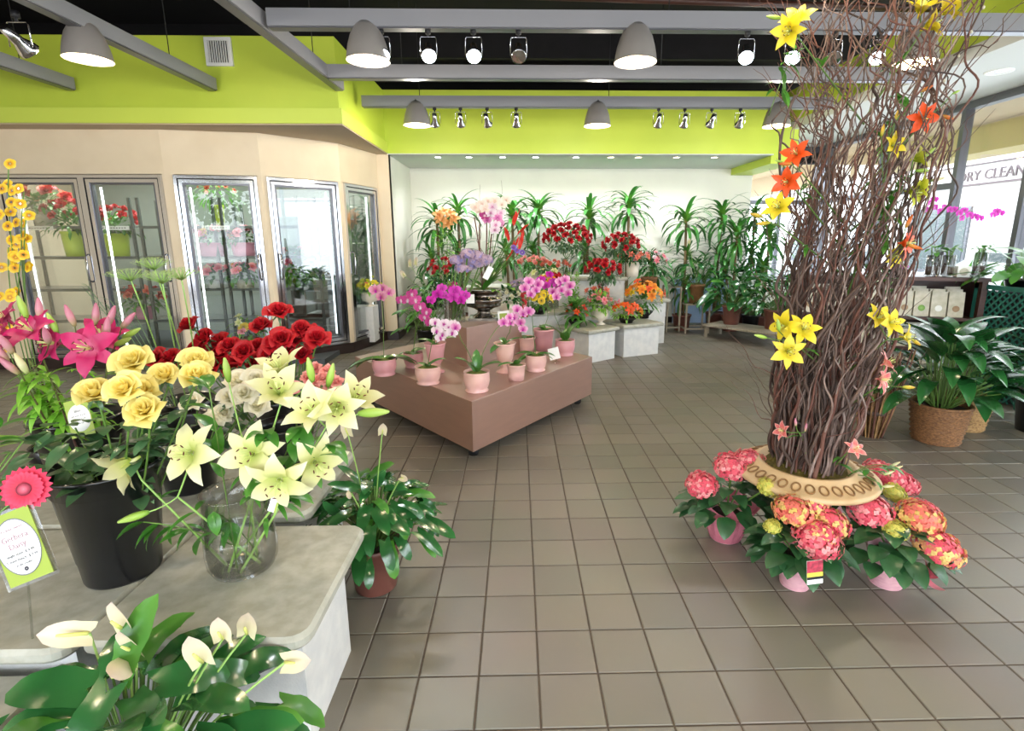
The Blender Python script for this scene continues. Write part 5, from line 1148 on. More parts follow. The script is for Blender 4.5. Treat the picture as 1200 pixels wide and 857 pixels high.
D_ = [(511, 246, 8.3, 'dracaena nearest the left corner of the white alcove', 3), (537, 236, 8.6, 'second dracaena from the left corner, behind the peach flowers', 3), (600, 238, 8.45, 'dracaena behind the cream orchid spray', 2), (631, 236, 8.65, 'dracaena just left of the highest red roses', 2), (690, 240, 8.65, 'dracaena with upright leaves between the two high rose vases', 2),
      (737, 228, 8.62, 'tallest dracaena, right of the red roses', 2), (806, 244, 8.4, 'dracaena right of the gap on the back wall', 3), (846, 240, 8.62, 'dracaena in the middle of the right back group', 3), (883, 238, 8.7, 'dracaena before the back window, left of the twig tower', 3), (866, 262, 8.3, 'shorter dracaena in front of the right back group', 2), (905, 262, 8.2, 'dracaena partly hidden behind the twig tower', 2), (768, 300, 8.2, 'small broad dracaena low beside the white bench', 1)]
for k, (px, py, Y, lab, c) in enumerate(D_): dracaena(px, py, Y, lab, c, (1.0 if px != 883 else .9), seed=k, pot=('yellow_pot' if px == 737 else 'terra'), z0=(0 if px != 737 else .0), nl=44 if c < 3 else 34)
pf = thing('peach_arrangement', 'peach fan flowers on tall stems against the left dracaenas', 'arrangement', (A(520, 300, 8.0).x, 8.0, .0)); part('pot', pot_mesh('cyl', .12, .8, 'bucket'), None, pf)
for px, py in ((514, 252), (520, 248), (527, 250), (532, 256), (524, 262), (517, 258)):
    p = A(px, py, 8.)-pf.location; part('stem', MB().tube(curve((0, 0, .75), p, n=5), .004, 5), 'stem', pf); bloom(pf, lily_mesh('peach', 0, 1.1), p, (R.uniform(-.4, .4), -1, .5), s=1.1)
foliage(pf, (0, 0, 1.2), .25, 80, 'leaf_y', .12, .03, 1.6)

# added board with the back wall's bluish daylight in its colour, wooden stands, low bench with big leafy plants
solid('daylight_tint_board', MB().box((-.5, 0, 0), (.5, .03, .8)), 'blue', 'pale blue board added for the daylight tint on the back wall behind the wooden stands', 'panel', (3.22, 9.1, 0))
def stand(lab, x0, y0, x1, y1, h, m='wood2'):
    t = thing('plant_stand', lab, 'plant stand', ((x0+x1)/2, (y0+y1)/2, 0)); a, b = (x1-x0)/2, (y1-y0)/2
    part('stand_top', MB().box((-a-.01, -b-.01, h-.02), (a+.01, b+.01, h)), m, t)
    for sx in (-1, 1):
        for sy in (-1, 1): part('leg', MB().box((sx*a-.012, sy*b-.012, 0), (sx*a+.012, sy*b+.012, h-.02)), m, t)
    for sy in (-1, 1): part('stretcher', MB().box((-a, sy*b-.01, .06), (a, sy*b+.01, .085)), m, t)
    for sx in (-1, 1): part('stretcher', MB().box((sx*a-.01, -b, .06), (sx*a+.01, b, .085)), m, t)
stand('square pale wooden stand carrying the wicker pot of dark leaves', 2.62, 8.06, 2.98, 8.36, .46)
stand('taller pale wooden stand beside the white bench', 2.36, 8.2, 2.56, 8.5, .72)
lb = thing('low_bench', 'low weathered wooden bench with big leafy plants along the back right', 'bench', (3.1, 7.75, 0))
ln = Vector((3.45-2.79, 6.95-7.76, 0)); lu = ln.normalized(); lnn = Vector((lu.y, -lu.x, 0))*-1
for k in range(5): a = Vector((2.79-3.1, .01, .185))+Vector((-lu.y, lu.x, 0))*(.02+k*.105)*1.0; part('slat', MB().bar(a, a+lu*1.45, .095, .025), 'wood2', lb)
for f in (.03, 1.4):
    for g_ in (.03, .45): q = Vector((2.79-3.1, .01, 0))+lu*f+Vector((-lu.y, lu.x, 0))*g_; part('leg', MB().box((q.x-.02, q.y-.02, 0), (q.x+.02, q.y+.02, .172)), 'wood2', lb)
anth(2.8, 8.2, .46, ('taper', .13, .3, 'wicker'), 'dark leafy plant with a wicker pot on the square wooden stand', 42, .36, (.25, .75), .2, 'leaf_d', ((807, 285, 8.0, (0, -.5, 1), .9),), 21, W=.5, nm='leafy_plant')
for k, (x, y, z, s_, lab) in enumerate(((3.2, 7.75, .2, 1., 'broad-leaved plant at the left end of the low wooden bench'), (3.62, 7.3, .2, 1., 'broad-leaved plant in the middle of the low wooden bench'), (3.7, 8.2, 0, 1.2, 'broad-leaved plant behind the low wooden bench, by the back window'), (4.3, 8.0, 0, 1.2, 'broad-leaved plant beside the window, behind the shelf end'))):
    anth(x, y, z, ('taper', .14, .28, ('terra', 'terra', 'bucket', 'bucket')[k]), lab, 46, .45*s_, (.25*s_, .85*s_), .26, 'leaf_d', (), 30+k, W=.55, nm='leafy_plant')

# ================================================================ COOLER CONTENTS
def shelf(lab, x0, x1, y, z):
    t = thing('wire_shelf', lab, 'shelf', ((x0+x1)/2, y, z), group='shelves inside the cooler'); a = (x1-x0)/2
    part('shelf_plate', MB().box((-a, -.25, -.01), (a, .25, 0)), 'steel', t)
    part('shelf_edge', MB().box((-a, -.26, -.03), (a, -.25, .005)), 'rack', t)
for x0, x1, nm in ((-6.35, -4.75, 'left double'), (-4.65, -3.75, 'second'), (-3.65, -2.5, 'third')):
    for z in (.45, .85, 1.25, 1.62): shelf('cooler shelf behind the %s door, at %s height' % (nm, {.45: 'knee', .85: 'hip', 1.25: 'chest', 1.62: 'eye'}[z]), x0, x1, 7.05, z)
    for x in (x0, x1):
        for y in (6.8, 7.3): solid('rack_post', MB().box((-.015, -.015, 0), (.015, .015, 1.9)), 'rack', '%s %s upright post of the shelving behind the %s cooler door' % ('left' if x == x0 else 'right', 'front' if y < 7 else 'back', nm), 'post', (x, y, .06), group='cooler rack posts')
pr_ = thing('tray_rack', 'tall rack of grey wire trays seen deep inside the cooler behind the fourth door', 'rack', (-2.6, 7.95, .06))
for k in range(11): part('tray', MB().box((-.5, -.2, .14+k*.17), (.3, .2, .155+k*.17)), 'card' if k % 3 == 1 else 'steel', pr_)
for x in (-.5, .3):
    for y in (-.2, .2): part('post', MB().box((x-.012, y-.012, 0), (x+.012, y+.012, 2.0)), 'rack', pr_)
def cbox(nm, lab, px, py, Y, kind, r, h, mp, items, fol): # stands on a cooler shelf at the pixel of its foot
    p = A(px, py, Y); zs = min((.45, .85, 1.25, 1.62, .06), key=lambda q: abs(q-p.z)); t_ = arr(nm, lab, px, py, Y, zs, kind, r, h, mp, items, fol); t_.scale = (1.3,)*3 if nm != 'tulip_vase' else (1.,)*3; return t_
cbox('bouquet', 'round bouquet of coral and dark red roses at the top left of the cooler', 62, 275, 6.95, 'cyl', .1, .16, 'packet', [(rs('rose_or'), 7, .2, .5, 1.1, .1), (rr, 9, .22, .45, 1.1, .1)], [FO(rad=.24, n=120, m='leaf', sz=.5)])
cbox('rose_vase', 'red roses in a lime green vase behind the first cooler door', 90, 318, 6.95, 'cyl', .1, .24, 'lime_pot', [(rr, 16, .2, .8, 1., .12)], [FO(rad=.2, n=100, m='leaf', sz=.8)])
cbox('rose_vase', 'red roses in a lime green vase behind the second cooler door', 140, 318, 6.95, 'cyl', .11, .22, 'lime_pot', [(rr, 14, .2, .7, 1., .1)], [FO(rad=.2, n=100, m='leaf', sz=.7)])
cbox('bouquet', 'pink and red bouquet low behind the second cooler door', 158, 362, 6.9, 'cyl', .09, .12, 'pinktin', [(rs('rose_or'), 8, .18, .5, 1., .1), (rr, 5, .18, .5, 1., .1)], [FO(rad=.18, n=80, sz=.5)])
cbox('tulip_vase', 'lime vase with green sprays and coral tips high behind the third door', 262, 265, 6.95, 'cyl', .07, .26, 'lime_pot', [(lm('rose_or', .5), 9, .24, .4, .45, .15)], [FO(rad=.22, n=130, m='frond', L=.16, W=.015, sz=1.0, dz=.12)])
cbox('basket_arrangement', 'pink tin of yellow and pink flowers behind the third cooler door', 251, 312, 6.9, 'cyl', .14, .13, 'pinktin', [(cm('yel'), 6, .16, .5, 1., .06), (rs('rose_pk'), 7, .17, .5, 1.1, .05)], [FO(rad=.18, n=60, sz=.5)])
cbox('basket_arrangement', 'pink tin of red and pink flowers at the right of the third cooler door', 287, 312, 6.9, 'cyl', .12, .13, 'pinktin', [(rr, 6, .15, .5, 1.1, .05), (rs('rose_pk'), 6, .15, .5, 1., .05)], [FO(rad=.16, n=60, sz=.5)])
cbox('bouquet', 'pink and cream bouquet on the middle shelf of the third cooler door', 248, 348, 6.85, 'cyl', .07, .08, 'card', [(rs('rose_pk'), 8, .15, .5, 1., .06), (cm('rose_w'), 4, .16, .5, .9, .06)], [FO(rad=.16, n=60, sz=.5)])
cbox('bouquet', 'orange and pink bouquet on the middle shelf of the third cooler door', 284, 346, 6.85, 'cyl', .09, .08, 'packet', [(rs('rose_pk'), 8, .18, .5, 1.1, .06), (cm('orange'), 5, .18, .5, .9, .06), (cm('rose_w'), 4, .18, .5, .9, .06)], [FO(rad=.18, n=70, sz=.5)])
cbox('sunflower_arrangement', 'small sunflower arrangement in a brown box low behind the third cooler door', 280, 395, 6.8, 'cyl', .1, .12, 'wicker', [(dm('yel', .055, 20), 4, .13, .5, 1., .07), (lm('lily_w', .5), 5, .16, .7, .55, .1), (rs('rose_pk'), 4, .18, .4, 1., .03)], [FO(rad=.16, n=60, m='leaf_lt', sz=.9)])
cbox('rose_vase', 'tall green vase arrangement with coral roses behind the fourth cooler door', 345, 375, 7.1, 'glasscyl', .07, .3, None, [(rs('rose_or'), 9, .22, .8, 1., .2)], [FO(rad=.24, n=200, m='frond', L=.1, W=.04, sz=1.1, dz=.12)])
bo = arr('yellow_arrangement', 'yellow and cream flowers in a white bowl behind the last cooler door', 430, 0, 7.35, .55, 'goblet', .12, .18, 'white_vase', [(lm('yel_l', .9), 7, .16, .6, .65, .06), (cm('rose_or'), 4, .15, .5, .8, .08), (cm('yel_gr'), 4, .16, .8, .8, .1)], [FO(rad=.16, n=80, m='leaf_y', sz=.8)])
tb = thing('cooler_table', 'white wire table inside the cooler behind the fourth door', 'table', (-2.8, 7.15, .06)); part('tabletop', MB().box((-.45, -.2, .37), (.3, .2, .39)), 'card', tb)
for sx in (-.43, .28):
    for sy in (-.18, .18): part('leg', MB().box((sx-.012, sy-.012, 0), (sx+.012, sy+.012, .37)), 'card', tb)
st = solid('cooler_stool', MB().box((-.14, -.14, .0), (.14, .14, .49)), 'white_side', 'white block under the bowl of yellow flowers in the last cooler bay', 'block', (-2.12, 7.35, .06))
for k, px in enumerate((47, 136, 254)):
    q = A(px, 277, 6.775); c = thing('shelf_sign', 'cream label strip on the eye-level shelf edge behind the %s cooler door' % ('first', 'second', 'third')[k], 'sign', (q.x, 6.775, 1.6), group='label strips on the cooler shelves'); part('strip', MB().box((-.17, 0, -.025), (.17, .012, .025)), 'card', c)
    for j in range(9): part('print', MB().box((-.15+j*.033, -.001, -.005), (-.13+j*.033, 0, .005)), 'ink', c)
# ================================================================ TWIG TOWER IN THE URN
UC = Vector((1.36, 2.3, 0)); UR = .31; UZ = .41
un = thing('garden_urn', 'wide antique cream urn with a ring of oval mouldings holding the twig tower', 'urn', UC)
part('urn_bowl', MB().lathe([(.001, 0), (.15, 0), (.15, .03), (.12, .05), (.075, .08), (.07, .12), (.1, .18), (.135, .25), (.15, .32), (.17, UZ-.05), (.24, UZ-.04)], 48), 'urn_neck', un)
part('urn_rim', MB().lathe([(.19, UZ-.045), (UR-.02, UZ-.05), (UR, UZ-.045), (UR+.004, UZ-.03), (UR-.006, UZ-.022), (UR-.014, UZ-.022), (.225, UZ+.008), (.215, UZ+.02), (.2, UZ+.02), (.19, UZ), (.001, UZ-.02)], 64), 'urn', un)
ov = once('oval', lambda: meshof(MB().tube([(.0175*math.cos(a), .025*math.sin(a), 0) for a in (k*PI/8 for k in range(17))], .004, 5, False), 'oval_moulding', 'moulding'))
NO = 30
for k in range(NO):
    a = k*2*PI/NO; rm = .262; slope = math.atan2(.03, .073)
    part('oval_moulding', ov, None, un, Matrix.Rotation(a, 4, 'Z') @ Matrix.Translation((0, rm, UZ-.005)) @ Matrix.Rotation(-slope, 4, 'X'))
mb = MB()
for k in range(420):
    q = math.sqrt(R.random())*.185; a = R.uniform(0, 6.28); mb.blade(at((q*math.cos(a), q*math.sin(a), UZ-.01+.03*(1-q/.185)), frame(rv()+Vector((0, 0, .8)))), .035, .012, -1.2, n=2, m=1)
mb.lathe([(.19, UZ-.005), (.12, UZ+.015), (.001, UZ+.03)], 20); part('moss', mb, 'moss', un, stuff=True)
tw = thing('twig_tower', 'tall tower of tangled curly willow twigs rising from the urn', 'branches', UC+Vector((0, 0, UZ)))
def ctr(z):   # centre line and radius of the bundle, z above the urn rim
    q = z/2.; x = -.0+.10*max(0, min(1, (z-.1)/1.3)); rad = .155+.06*min(1, z/.35)+.10*max(0, min(1, (z-.3)/1.5)); return Vector((x, 0, z)), rad
for k in range(175):
    a = R.uniform(0, 6.28); q = math.sqrt(R.random()); H = R.choice((R.uniform(.7, 1.4), R.uniform(1.2, 1.9), R.uniform(1.9, 2.4))); n = int(20+H*30); pts = []; rads = []
    ph = [R.uniform(0, 6.28) for _ in range(4)]; fr = [R.uniform(5, 9), R.uniform(11, 19), R.uniform(5, 9), R.uniform(11, 19)]; am = R.uniform(.6, 1.5); da = R.uniform(-1.2, 1.2) if k % 4 else R.choice((-1, 1))*R.uniform(2.5, 5.5); r0_ = R.uniform(.0025, .0062) if k % 6 else R.uniform(.007, .011)
    for i in range(n+1):
        z = H*i/n; c, rad = ctr(z); zz = min(1, z/.5); g_ = .55+.65*zz+.5*max(0, z-1)
        w1 = am*g_*(.018*math.sin(fr[0]*z+ph[0])+.012*math.sin(fr[1]*z+ph[1])+.006*math.sin(2.3*fr[1]*z+ph[2])); w2 = am*g_*(.018*math.sin(fr[2]*z+ph[2])+.012*math.sin(fr[3]*z+ph[3]))
        if z > 1.5: w1 *= 1.6
        aa = a+da*z*.5; pts.append(c+Vector((rad*q*math.cos(aa)+w1, rad*q*math.sin(aa)+w2, w1*.5))); rads.append(r0_*(1-.75*i/n)+.0008)
    part('branch', MB().tube(pts, rads, 5, False), ('twig', 'twig', 'twig2', 'twig3')[k % 4], tw)
for k in range(105):    # side shoots curling out of the bundle
    z = R.uniform(.1, 2.1) if k % 4 else R.uniform(1.5, 2.1); c, rad = ctr(z); a = R.uniform(0, 6.28); p = c+Vector((rad*.8*math.cos(a), rad*.8*math.sin(a), 0)); d = Vector((math.cos(a)*.5, math.sin(a)*.5, 1)).normalized(); pts = [p]
    cu = R.uniform(-1, 1)*.8; ax = rv().normalized()
    for i in range(14):
        d = (Matrix.Rotation(cu+R.uniform(-.45, .45), 3, ax) @ d); d = (d*.8+Vector((math.cos(a)*.25, math.sin(a)*.25, .35))).normalized(); p = p+d*.028; pts.append(p)
        if i % 4 == 3: cu = -cu
    part('side_shoot', MB().tube(pts, [.0028-.00015*i for i in range(15)], 4, False), ('twig', 'twig2')[k % 2], tw)
# thick loop at the lower right and the bare budded rod at the upper right
part('branch', MB().tube(curve(A(925, 245, 2.15)-tw.location, A(932, 112, 2.15)-tw.location, (-.1, 0, 0), 12), .005, 6, False), 'twig', tw)
part('branch', MB().tube(curve(A(1002, 512, 2.1)-tw.location, A(1000, 452, 2.1)-tw.location, (.1, 0, 0), 12), .004, 6, False), 'twig3', tw)
part('branch', MB().tube([A(x, y, 2.2)-tw.location for x, y in ((900, 285), (897, 250), (905, 225), (920, 215))], .002, 5, False), 'twig', tw)
rod = thing('willow_rod', 'straight dark budded rod leaning out to the upper right of the twig tower', 'branch', A(1040, 215, 2.2)); rp = [A(x, y, 2.2)-rod.location for x, y in ((1040, 215), (1060, 170), (1096, 110), (1125, 60), (1150, 10), (1160, -20))]
part('rod', MB().tube(rp, [.005, .005, .0045, .004, .0035, .003], 6), 'twig', rod)
for k in range(9): q = k/8*4.6; i = int(q); part('bud', once('rodbud', lambda: meshof(MB().ball((0, 0, 0), .005, 7, 5, 1.5), 'bud', 'packet')), None, rod, at(rp[i].lerp(rp[i+1], q-i)+Vector((.004, -.004, 0)), Matrix.Identity(4)))

def tlily(lab, px, py, Y, d, m, budm, buds=(), s=.8, openang=.7, leaves=3, extra=(), rec=-1.):
    """a lily stuck among the twigs; its stem runs back into the bundle"""
    h = A(px, py, Y); base = Vector((UC.x+.08, UC.y, h.z-.28)); lily_stem(base, [(px, py, Y, d)]+list(extra), list(buds), m, budm, lab, 'lilies stuck in the twig tower', 'leaf', leaves, s=s, openang=openang, rec=rec, lz=(.6, .95), stemm='stem', leafL=.08)
tlily('yellow lily at the top left of the twig tower under the near beam', 935, 22, 2.0, (-.4, -.6, .5), 'yel_l', 'bud_g', [(905, 20, 2.0, (-1, 0, .1))], .7, .6, extra=[(925, 36, 1.95, (-.7, -.8, -.3)), ])
tlily('yellow lilies at the top right of the twig tower', 1090, 30, 2.1, (.8, -.6, .4), 'yel_l', 'bud_y', [], .8, .55, extra=[(1108, 12, 2.15, (.8, -.3, .8)), (1080, 10, 2.1, (-.1, -.6, 1))])
tlily('orange lily high on the right side of the twig tower beside the rod', 1082, 138, 2.1, (-.1, -.9, -.3), 'orange_l', 'bud_o', [(1088, 103, 2.1, (.9, 0, .45)), (1112, 138, 2.1, (1, 0, -.25)), (1125, 106, 2.1, (.9, 0, .4), 'bud_g', .6)], .68, .8)
tlily('upper orange lily on the left of the twig tower', 933, 180, 2.05, (-.7, -.6, .3), 'orange_l', 'bud_o', [(918, 192, 2.0, (-1, 0, 0))], .65, .7)
tlily('lower orange lily on the left of the twig tower', 922, 213, 2.05, (-.8, -.8, -.1), 'orange_l', 'bud_o', [(908, 188, 2.05, (-1, 0, .2), 'bud_g', .6)], .65, .7)
tlily('pale yellow lilies on the left of the twig tower below the orange ones', 912, 243, 2.05, (-.7, -.7, .4), 'yel_l', 'bud_y', [(885, 252, 2.05, (-1, 0, .25)), (893, 262, 2.0, (-1, 0, -.1))], .72, .65)
tlily('yellow-green lilies opening right of the twig tower', 1075, 185, 2.15, (.8, -.5, .3), 'yel_gr', 'bud_g', [(1090, 178, 2.15, (.8, 0, .7)), (1082, 200, 2.1, (1, 0, 0))], .75, .5, extra=[(1070, 225, 2.1, (.5, -.9, -.2))])
tlily('yellow lily pair right of the twigs above the shelf vases', 1078, 218, 2.1, (.9, -.6, .1), 'yel_gr', 'bud_g', [(1100, 210, 2.15, (1, 0, .2), 'bud_c')], .75, .5)
tlily('orange lily low on the right side over the shelf', 1062, 285, 2.05, (.6, -.7, .0), 'orange_l', 'bud_o', [(1066, 258, 2.05, (.4, 0, 1)), (1074, 290, 2.0, (1, -.2, -.3))], .72, .7)
tlily('yellow lily at mid height in the twigs', 1045, 300, 2.1, (.3, -.9, 0), 'yel_l', 'bud_y', [(1035, 150, 2.1, (.1, 0, 1)), (1052, 132, 2.1, (.2, 0, 1))], .6, .6, extra=[(1047, 170, 2.1, (.2, -.9, .2))])
tlily('bright yellow lilies at the left side, over the tile floor', 942, 385, 1.95, (-.2, -.9, .5), 'yel_l', 'bud_g', [(890, 394, 1.95, (-1, -.1, .25)), (912, 380, 1.95, (-.3, -.2, .9))], .72, .95, extra=[(924, 412, 1.9, (-.2, -1, .2)), (917, 382, 1.98, (-.9, -.5, .1))])
tlily('yellow lilies on the right side above the green basket plant', 1063, 395, 2.0, (.7, -.8, .1), 'yel_l', 'bud_y', [(1075, 402, 2.0, (.9, 0, -.6))], .66, .75, extra=[(1045, 378, 2.0, (.2, -1, .3)), (1030, 372, 2.05, (.1, -.9, .5))])
tlily('salmon pink lily low on the right side of the twigs', 1035, 445, 1.98, (.6, -.8, .1), 'lily_sal', 'bud_y', [(1066, 454, 1.98, (1, 0, -.05), 'bud_y', 1.)], .68, .75, extra=[(1040, 425, 2.05, (.6, -.4, .5))])
tlily('pale salmon lily facing up at the right of the urn moss', 1003, 526, 2.02, (.1, -.6, .6), 'lily_sal', 'bud_p', [(998, 520, 2.02, (-.1, 0, 1))], .5, .9)
tlily('small salmon lily leaning left over the urn rim', 917, 505, 2.1, (-.9, -.3, .3), 'lily_sal', 'bud_p', [(932, 492, 2.1, (-.2, 0, 1)), (945, 498, 2.1, (.1, 0, 1))], .52, .55)
for j, (px, py, lab) in enumerate(((1048, 240, 'dark leafy sprig in the middle of the twigs below the orange lily'), (1058, 205, 'leafy sprig among the twigs near the yellow-green lilies'), (1040, 275, 'leafy sprig among the twigs above the shelf vases'), (930, 60, 'leafy sprig at the top left of the twig tower'), (1060, 120, 'leafy sprig high in the right of the twigs'), (1045, 330, 'leafy sprig in the twigs at shelf height'))):
    p = A(px, py, 2.15); t = thing('greenery_sprig', lab, 'greenery', p, group='leafy sprigs in the twig tower'); pts = curve((-.06, .03, -.22), (0, 0, 0), (0, 0, .02), 6); part('stem', MB().tube(pts, .002, 5), 'stem', t)
    for q in range(14): leafs(t, blade_mesh('tsprig', 'leaf', .07, .02, -.9, n=5, m=2), pts[R.randrange(2, 7)]+rv(.02), rv(1)+Vector((0, 0, .3)), s=R.uniform(.7, 1.3))
sl = thing('greenery_sprig', 'green leaf sprig with cream buds drooping over the right rim of the urn', 'greenery', UC+Vector((.12, -.12, UZ-.01)))
for k in range(4):
    e = Vector((R.uniform(.1, .26), R.uniform(-.12, .05), R.uniform(-.03, .1))); pts = curve((0, 0, 0), e, (0, 0, .06), 6); part('stem', MB().tube(pts, .002, 5), 'stem', sl)
    for q in range(4): leafs(sl, blade_mesh('sprig', 'leaf', .085, .038, -.9, n=6, m=4), pts[R.randrange(2, 7)], e+rv(.15), s=R.uniform(.5, .8))
    part('bud', bud_mesh('bud_c'), None, sl, at(e, face(e+Vector((0, 0, .05)), 0, .6)))

# ---------------------------------------------------------------- hydrangeas round the urn
def hyd(lab, x, y, r, h, mpot, heads, seed, nl=60, foil=False, zr=(.18, .3), rad=.2, wing=None):
    t = thing('potted_hydrangea', lab, 'hydrangea', (x, y, 0)); r0 = random.Random(seed)
    part('pot', pot_mesh('taper', r, h, mpot, 32), None, t); disc_part(t, r*.88, h*.88, 'soil')
    if foil:
        mb = MB(); N = 28; v = []; f = []
        for j, (rr_, z) in enumerate(((r*.8, .005), (r*1.05, h*.5), (r*1.15, h*.95), (r*1.5, h*1.3))):
            for i in range(N): a = 2*PI*i/N; q = rr_*(1+(.10 if i % 2 else -.06)*(j/3)); v.append((q*math.cos(a), q*math.sin(a), z+(.02*math.sin(i*2.3) if j == 3 else 0)))
        for j in range(3):
            for i in range(N): f.append((j*N+i, j*N+(i+1) % N, (j+1)*N+(i+1) % N, (j+1)*N+i))
        part('foil_wrap', mb.add(v, f, flat=True), 'foil', t, label='crumpled pink foil wrap')
    ms = [blade_mesh('hyd%d' % v, 'leaf_hyd', .105, .08, (-.5, -.9)[v], n=7, m=4, shape='wide', wave=.06) for v in range(2)]
    for k in range(nl):
        q = ((k+.7)/nl)**.6; az = k*2.399963+r0.uniform(-.3, .3); e = Vector((rad*q*math.cos(az), rad*q*math.sin(az), zr[1]-(zr[1]-zr[0])*q+r0.uniform(-.03, .03)))
        leafs(t, ms[k % 2], e*.8+Vector((0, 0, e.z*.2)), Vector((math.cos(az), math.sin(az), .5-.75*q))+rv(.25), s=r0.uniform(.7, 1.15))
    for (px, py, Y, m, s_) in heads:
        p = A(px, py, Y)-Vector((x, y, 0)); part('stem', MB().tube(curve((0, 0, h*.85), p, n=5), .0045, 6), 'stem', t)
        part('flower_head', floret_head(m, .1, 180, .0155, .55, r0.randrange(2), core=.78), None, t, at(p, face(Vector((p.x*.6, p.y*.6-.15, .55)), r0.random()*6, s_)))
    return t
hyd('hydrangea in crumpled pink foil left of the urn, its heads farthest left', 1.03, 2.36, .095, .15, 'pink_bark', [(822, 568, 2.3, 'hyd_pk', .75), (858, 547, 2.35, 'hyd_pk', .85), (880, 541, 2.38, 'hyd_pk', .8), (901, 571, 2.15, 'hyd_y', .5)], 1, foil=True, rad=.24)
hyd('hydrangea in a pale pink bark pot in front of the urn, with a picture tag', 1.19, 1.99, .078, .155, 'pink_bark', [(930, 598, 2.0, 'hyd_or', .82), (950, 590, 2.05, 'hyd', .7), (957, 632, 1.9, 'hyd_pk', .92), (972, 612, 1.98, 'hyd', .8), (962, 624, 1.9, 'hyd', .6), (905, 617, 1.95, 'hyd_y', .35)], 2, rad=.19, zr=(.19, .28))
hyd('hydrangea in a pale pink bark pot right of the urn', 1.59, 1.99, .085, .16, 'pink_bark', [(1019, 598, 2.05, 'hyd_pk', .9), (1050, 621, 1.95, 'hyd_y', .5), (1078, 606, 2.0, 'hyd_or', .9), (1100, 641, 1.9, 'hyd', .92), (1084, 598, 2.05, 'hyd_pk', .6)], 3, rad=.22, zr=(.18, .28))
hyd('hydrangea mostly hidden behind the right side of the urn', 1.62, 2.5, .085, .15, 'pink_bark', [(1045, 560, 2.35, 'hyd_pk', .85), (1030, 552, 2.4, 'hyd_pk', .7), (1049, 578, 2.2, 'hyd_y', .5), (1060, 566, 2.35, 'hyd_pk', .7)], 4, rad=.2)
tgp = A(955, 671, 1.74); tg = thing('plant_tag', 'picture tag with yellow and black stripes on the front hydrangea pot', 'tag', tgp); m_ = Matrix.Rotation(-.12, 4, 'Y')
part('tag_card', MB().box((-.03, 0, -.05), (.03, .002, .05), m_), 'card', tg); part('tag_picture', MB().box((-.03, -.001, .0), (.03, 0, .05), m_), 'pink_card', tg); part('tag_stripe', MB().box((-.03, -.001, -.018), (.03, 0, -.0), m_), 'yellow_card', tg); part('tag_stripe', MB().box((-.03, -.001, -.03), (.03, 0, -.018), m_), 'gasket', tg, label='black stripe'); part('tag_stake', MB().bar((0, .002, -.03), (1.19-tgp.x, 1.95-tgp.y, .12-tgp.z), .005), 'card', tg)
rb = thing('ribbon_bow', 'pink bow with white edges on the right hydrangea pot', 'ribbon', G(1080, 690, .06)+Vector((0, 0, .06))); 
for k, (d, L_) in enumerate((((.6, -.2, .7), .09), ((1, -.2, -.5), .08), ((.2, -.4, -1), .07), ((.9, -.3, .2), .08))): part('ribbon_loop', blade_mesh('ribbon', 'rose_pk', .09, .035, 1.6, n=6, m=2, shape='strap'), None, rb, at((0, 0, 0), frame(d)))

# ================================================================ RIGHT SIDE: golden reed cone, basket plants, shelf unit
rc_ = G(1015, 512); rd = thing('reed_bundle', 'cone-shaped bundle of golden reeds standing on the tiles behind the urn', 'reeds', (G(1020, 510).x, G(1020, 510).y, 0))
for k in range(70):
    a = k*2.4; q = math.sqrt((k+.5)/70); part('reed', MB().tube(curve((.08*q*math.cos(a), .08*q*math.sin(a), 0), (.2*q*math.cos(a)+R.uniform(-.02, .02), .2*q*math.sin(a), R.uniform(.5, .7)), rv(.03), 6), .006, 5, False), ('reed', 'wicker_lt', 'twig2')[k % 3], rd)
part('binding_ring', MB().lathe([(.095, .18), (.102, .19), (.102, .2), (.095, .21)], 20), 'twig', rd)
def basket(t, r, h, m, r0=.78):
    mb = MB(); rows = int(h/.018); v = []; f = []; N = 48
    for j in range(rows*2+1):
        z = h*j/(rows*2); rr_ = r*(r0+(1-r0)*z/h)
        for i in range(N): ph = (i//2+(j//2)) % 2; a = 2*PI*i/N; q = rr_+(.011 if (j % 2) else 0)*(1 if ph else .1); v.append((q*math.cos(a), q*math.sin(a), z))
    for j in range(rows*2):
        for i in range(N): f.append((j*N+i, j*N+(i+1) % N, (j+1)*N+(i+1) % N, (j+1)*N+i))
    mb.add(v, f); part('basket', mb, m, t); part('basket_rim', MB().tube([(r*math.cos(a), r*math.sin(a), h) for a in (k*2*PI/32 for k in range(33))], .012, 6, False), m, t); disc_part(t, r*.97, h*.9, 'soil')
def spath(lab, x, y, r, h, m, n, L, rad, zt, seed, pot=True):
    t = thing('leafy_plant', lab, 'potted plant', (x, y, 0)); r0 = random.Random(seed)
    if m == 'bucket': part('pot', pot_mesh('taper', r, h, m), None, t)
    else: basket(t, r, h, m)
    ms = [blade_mesh('spath%d' % v, 'leaf_d', .38, .12, (-1.0, -1.6, -.7)[v], n=9, m=4, shape='leaf', fold=.2) for v in range(3)]
    for k in range(n):
        q = (k+.5)/n; az = k*2.399963+r0.uniform(-.4, .4); e = Vector((rad*q*math.cos(az)*.55, rad*q*math.sin(az)*.55, h+(zt-h)*(1-q*.75)*r0.uniform(.5, .75)))
        part('petiole', MB().tube(curve((r*.3*math.cos(az), r*.3*math.sin(az), h*.9), e, (0, 0, .05), 4), .004, 5, False), 'stem', t)
        leafs(t, ms[r0.randrange(3)], e, Vector((math.cos(az), math.sin(az), 1.45-1.25*q)), s=L/.38*r0.uniform(.75, 1.1))
    return t
spath('large glossy leafy plant in a brown wicker basket on the tiles at the right', 3.08, 3.6, .185, .28, 'wicker', 70, .42, .62, 1.0, 1)
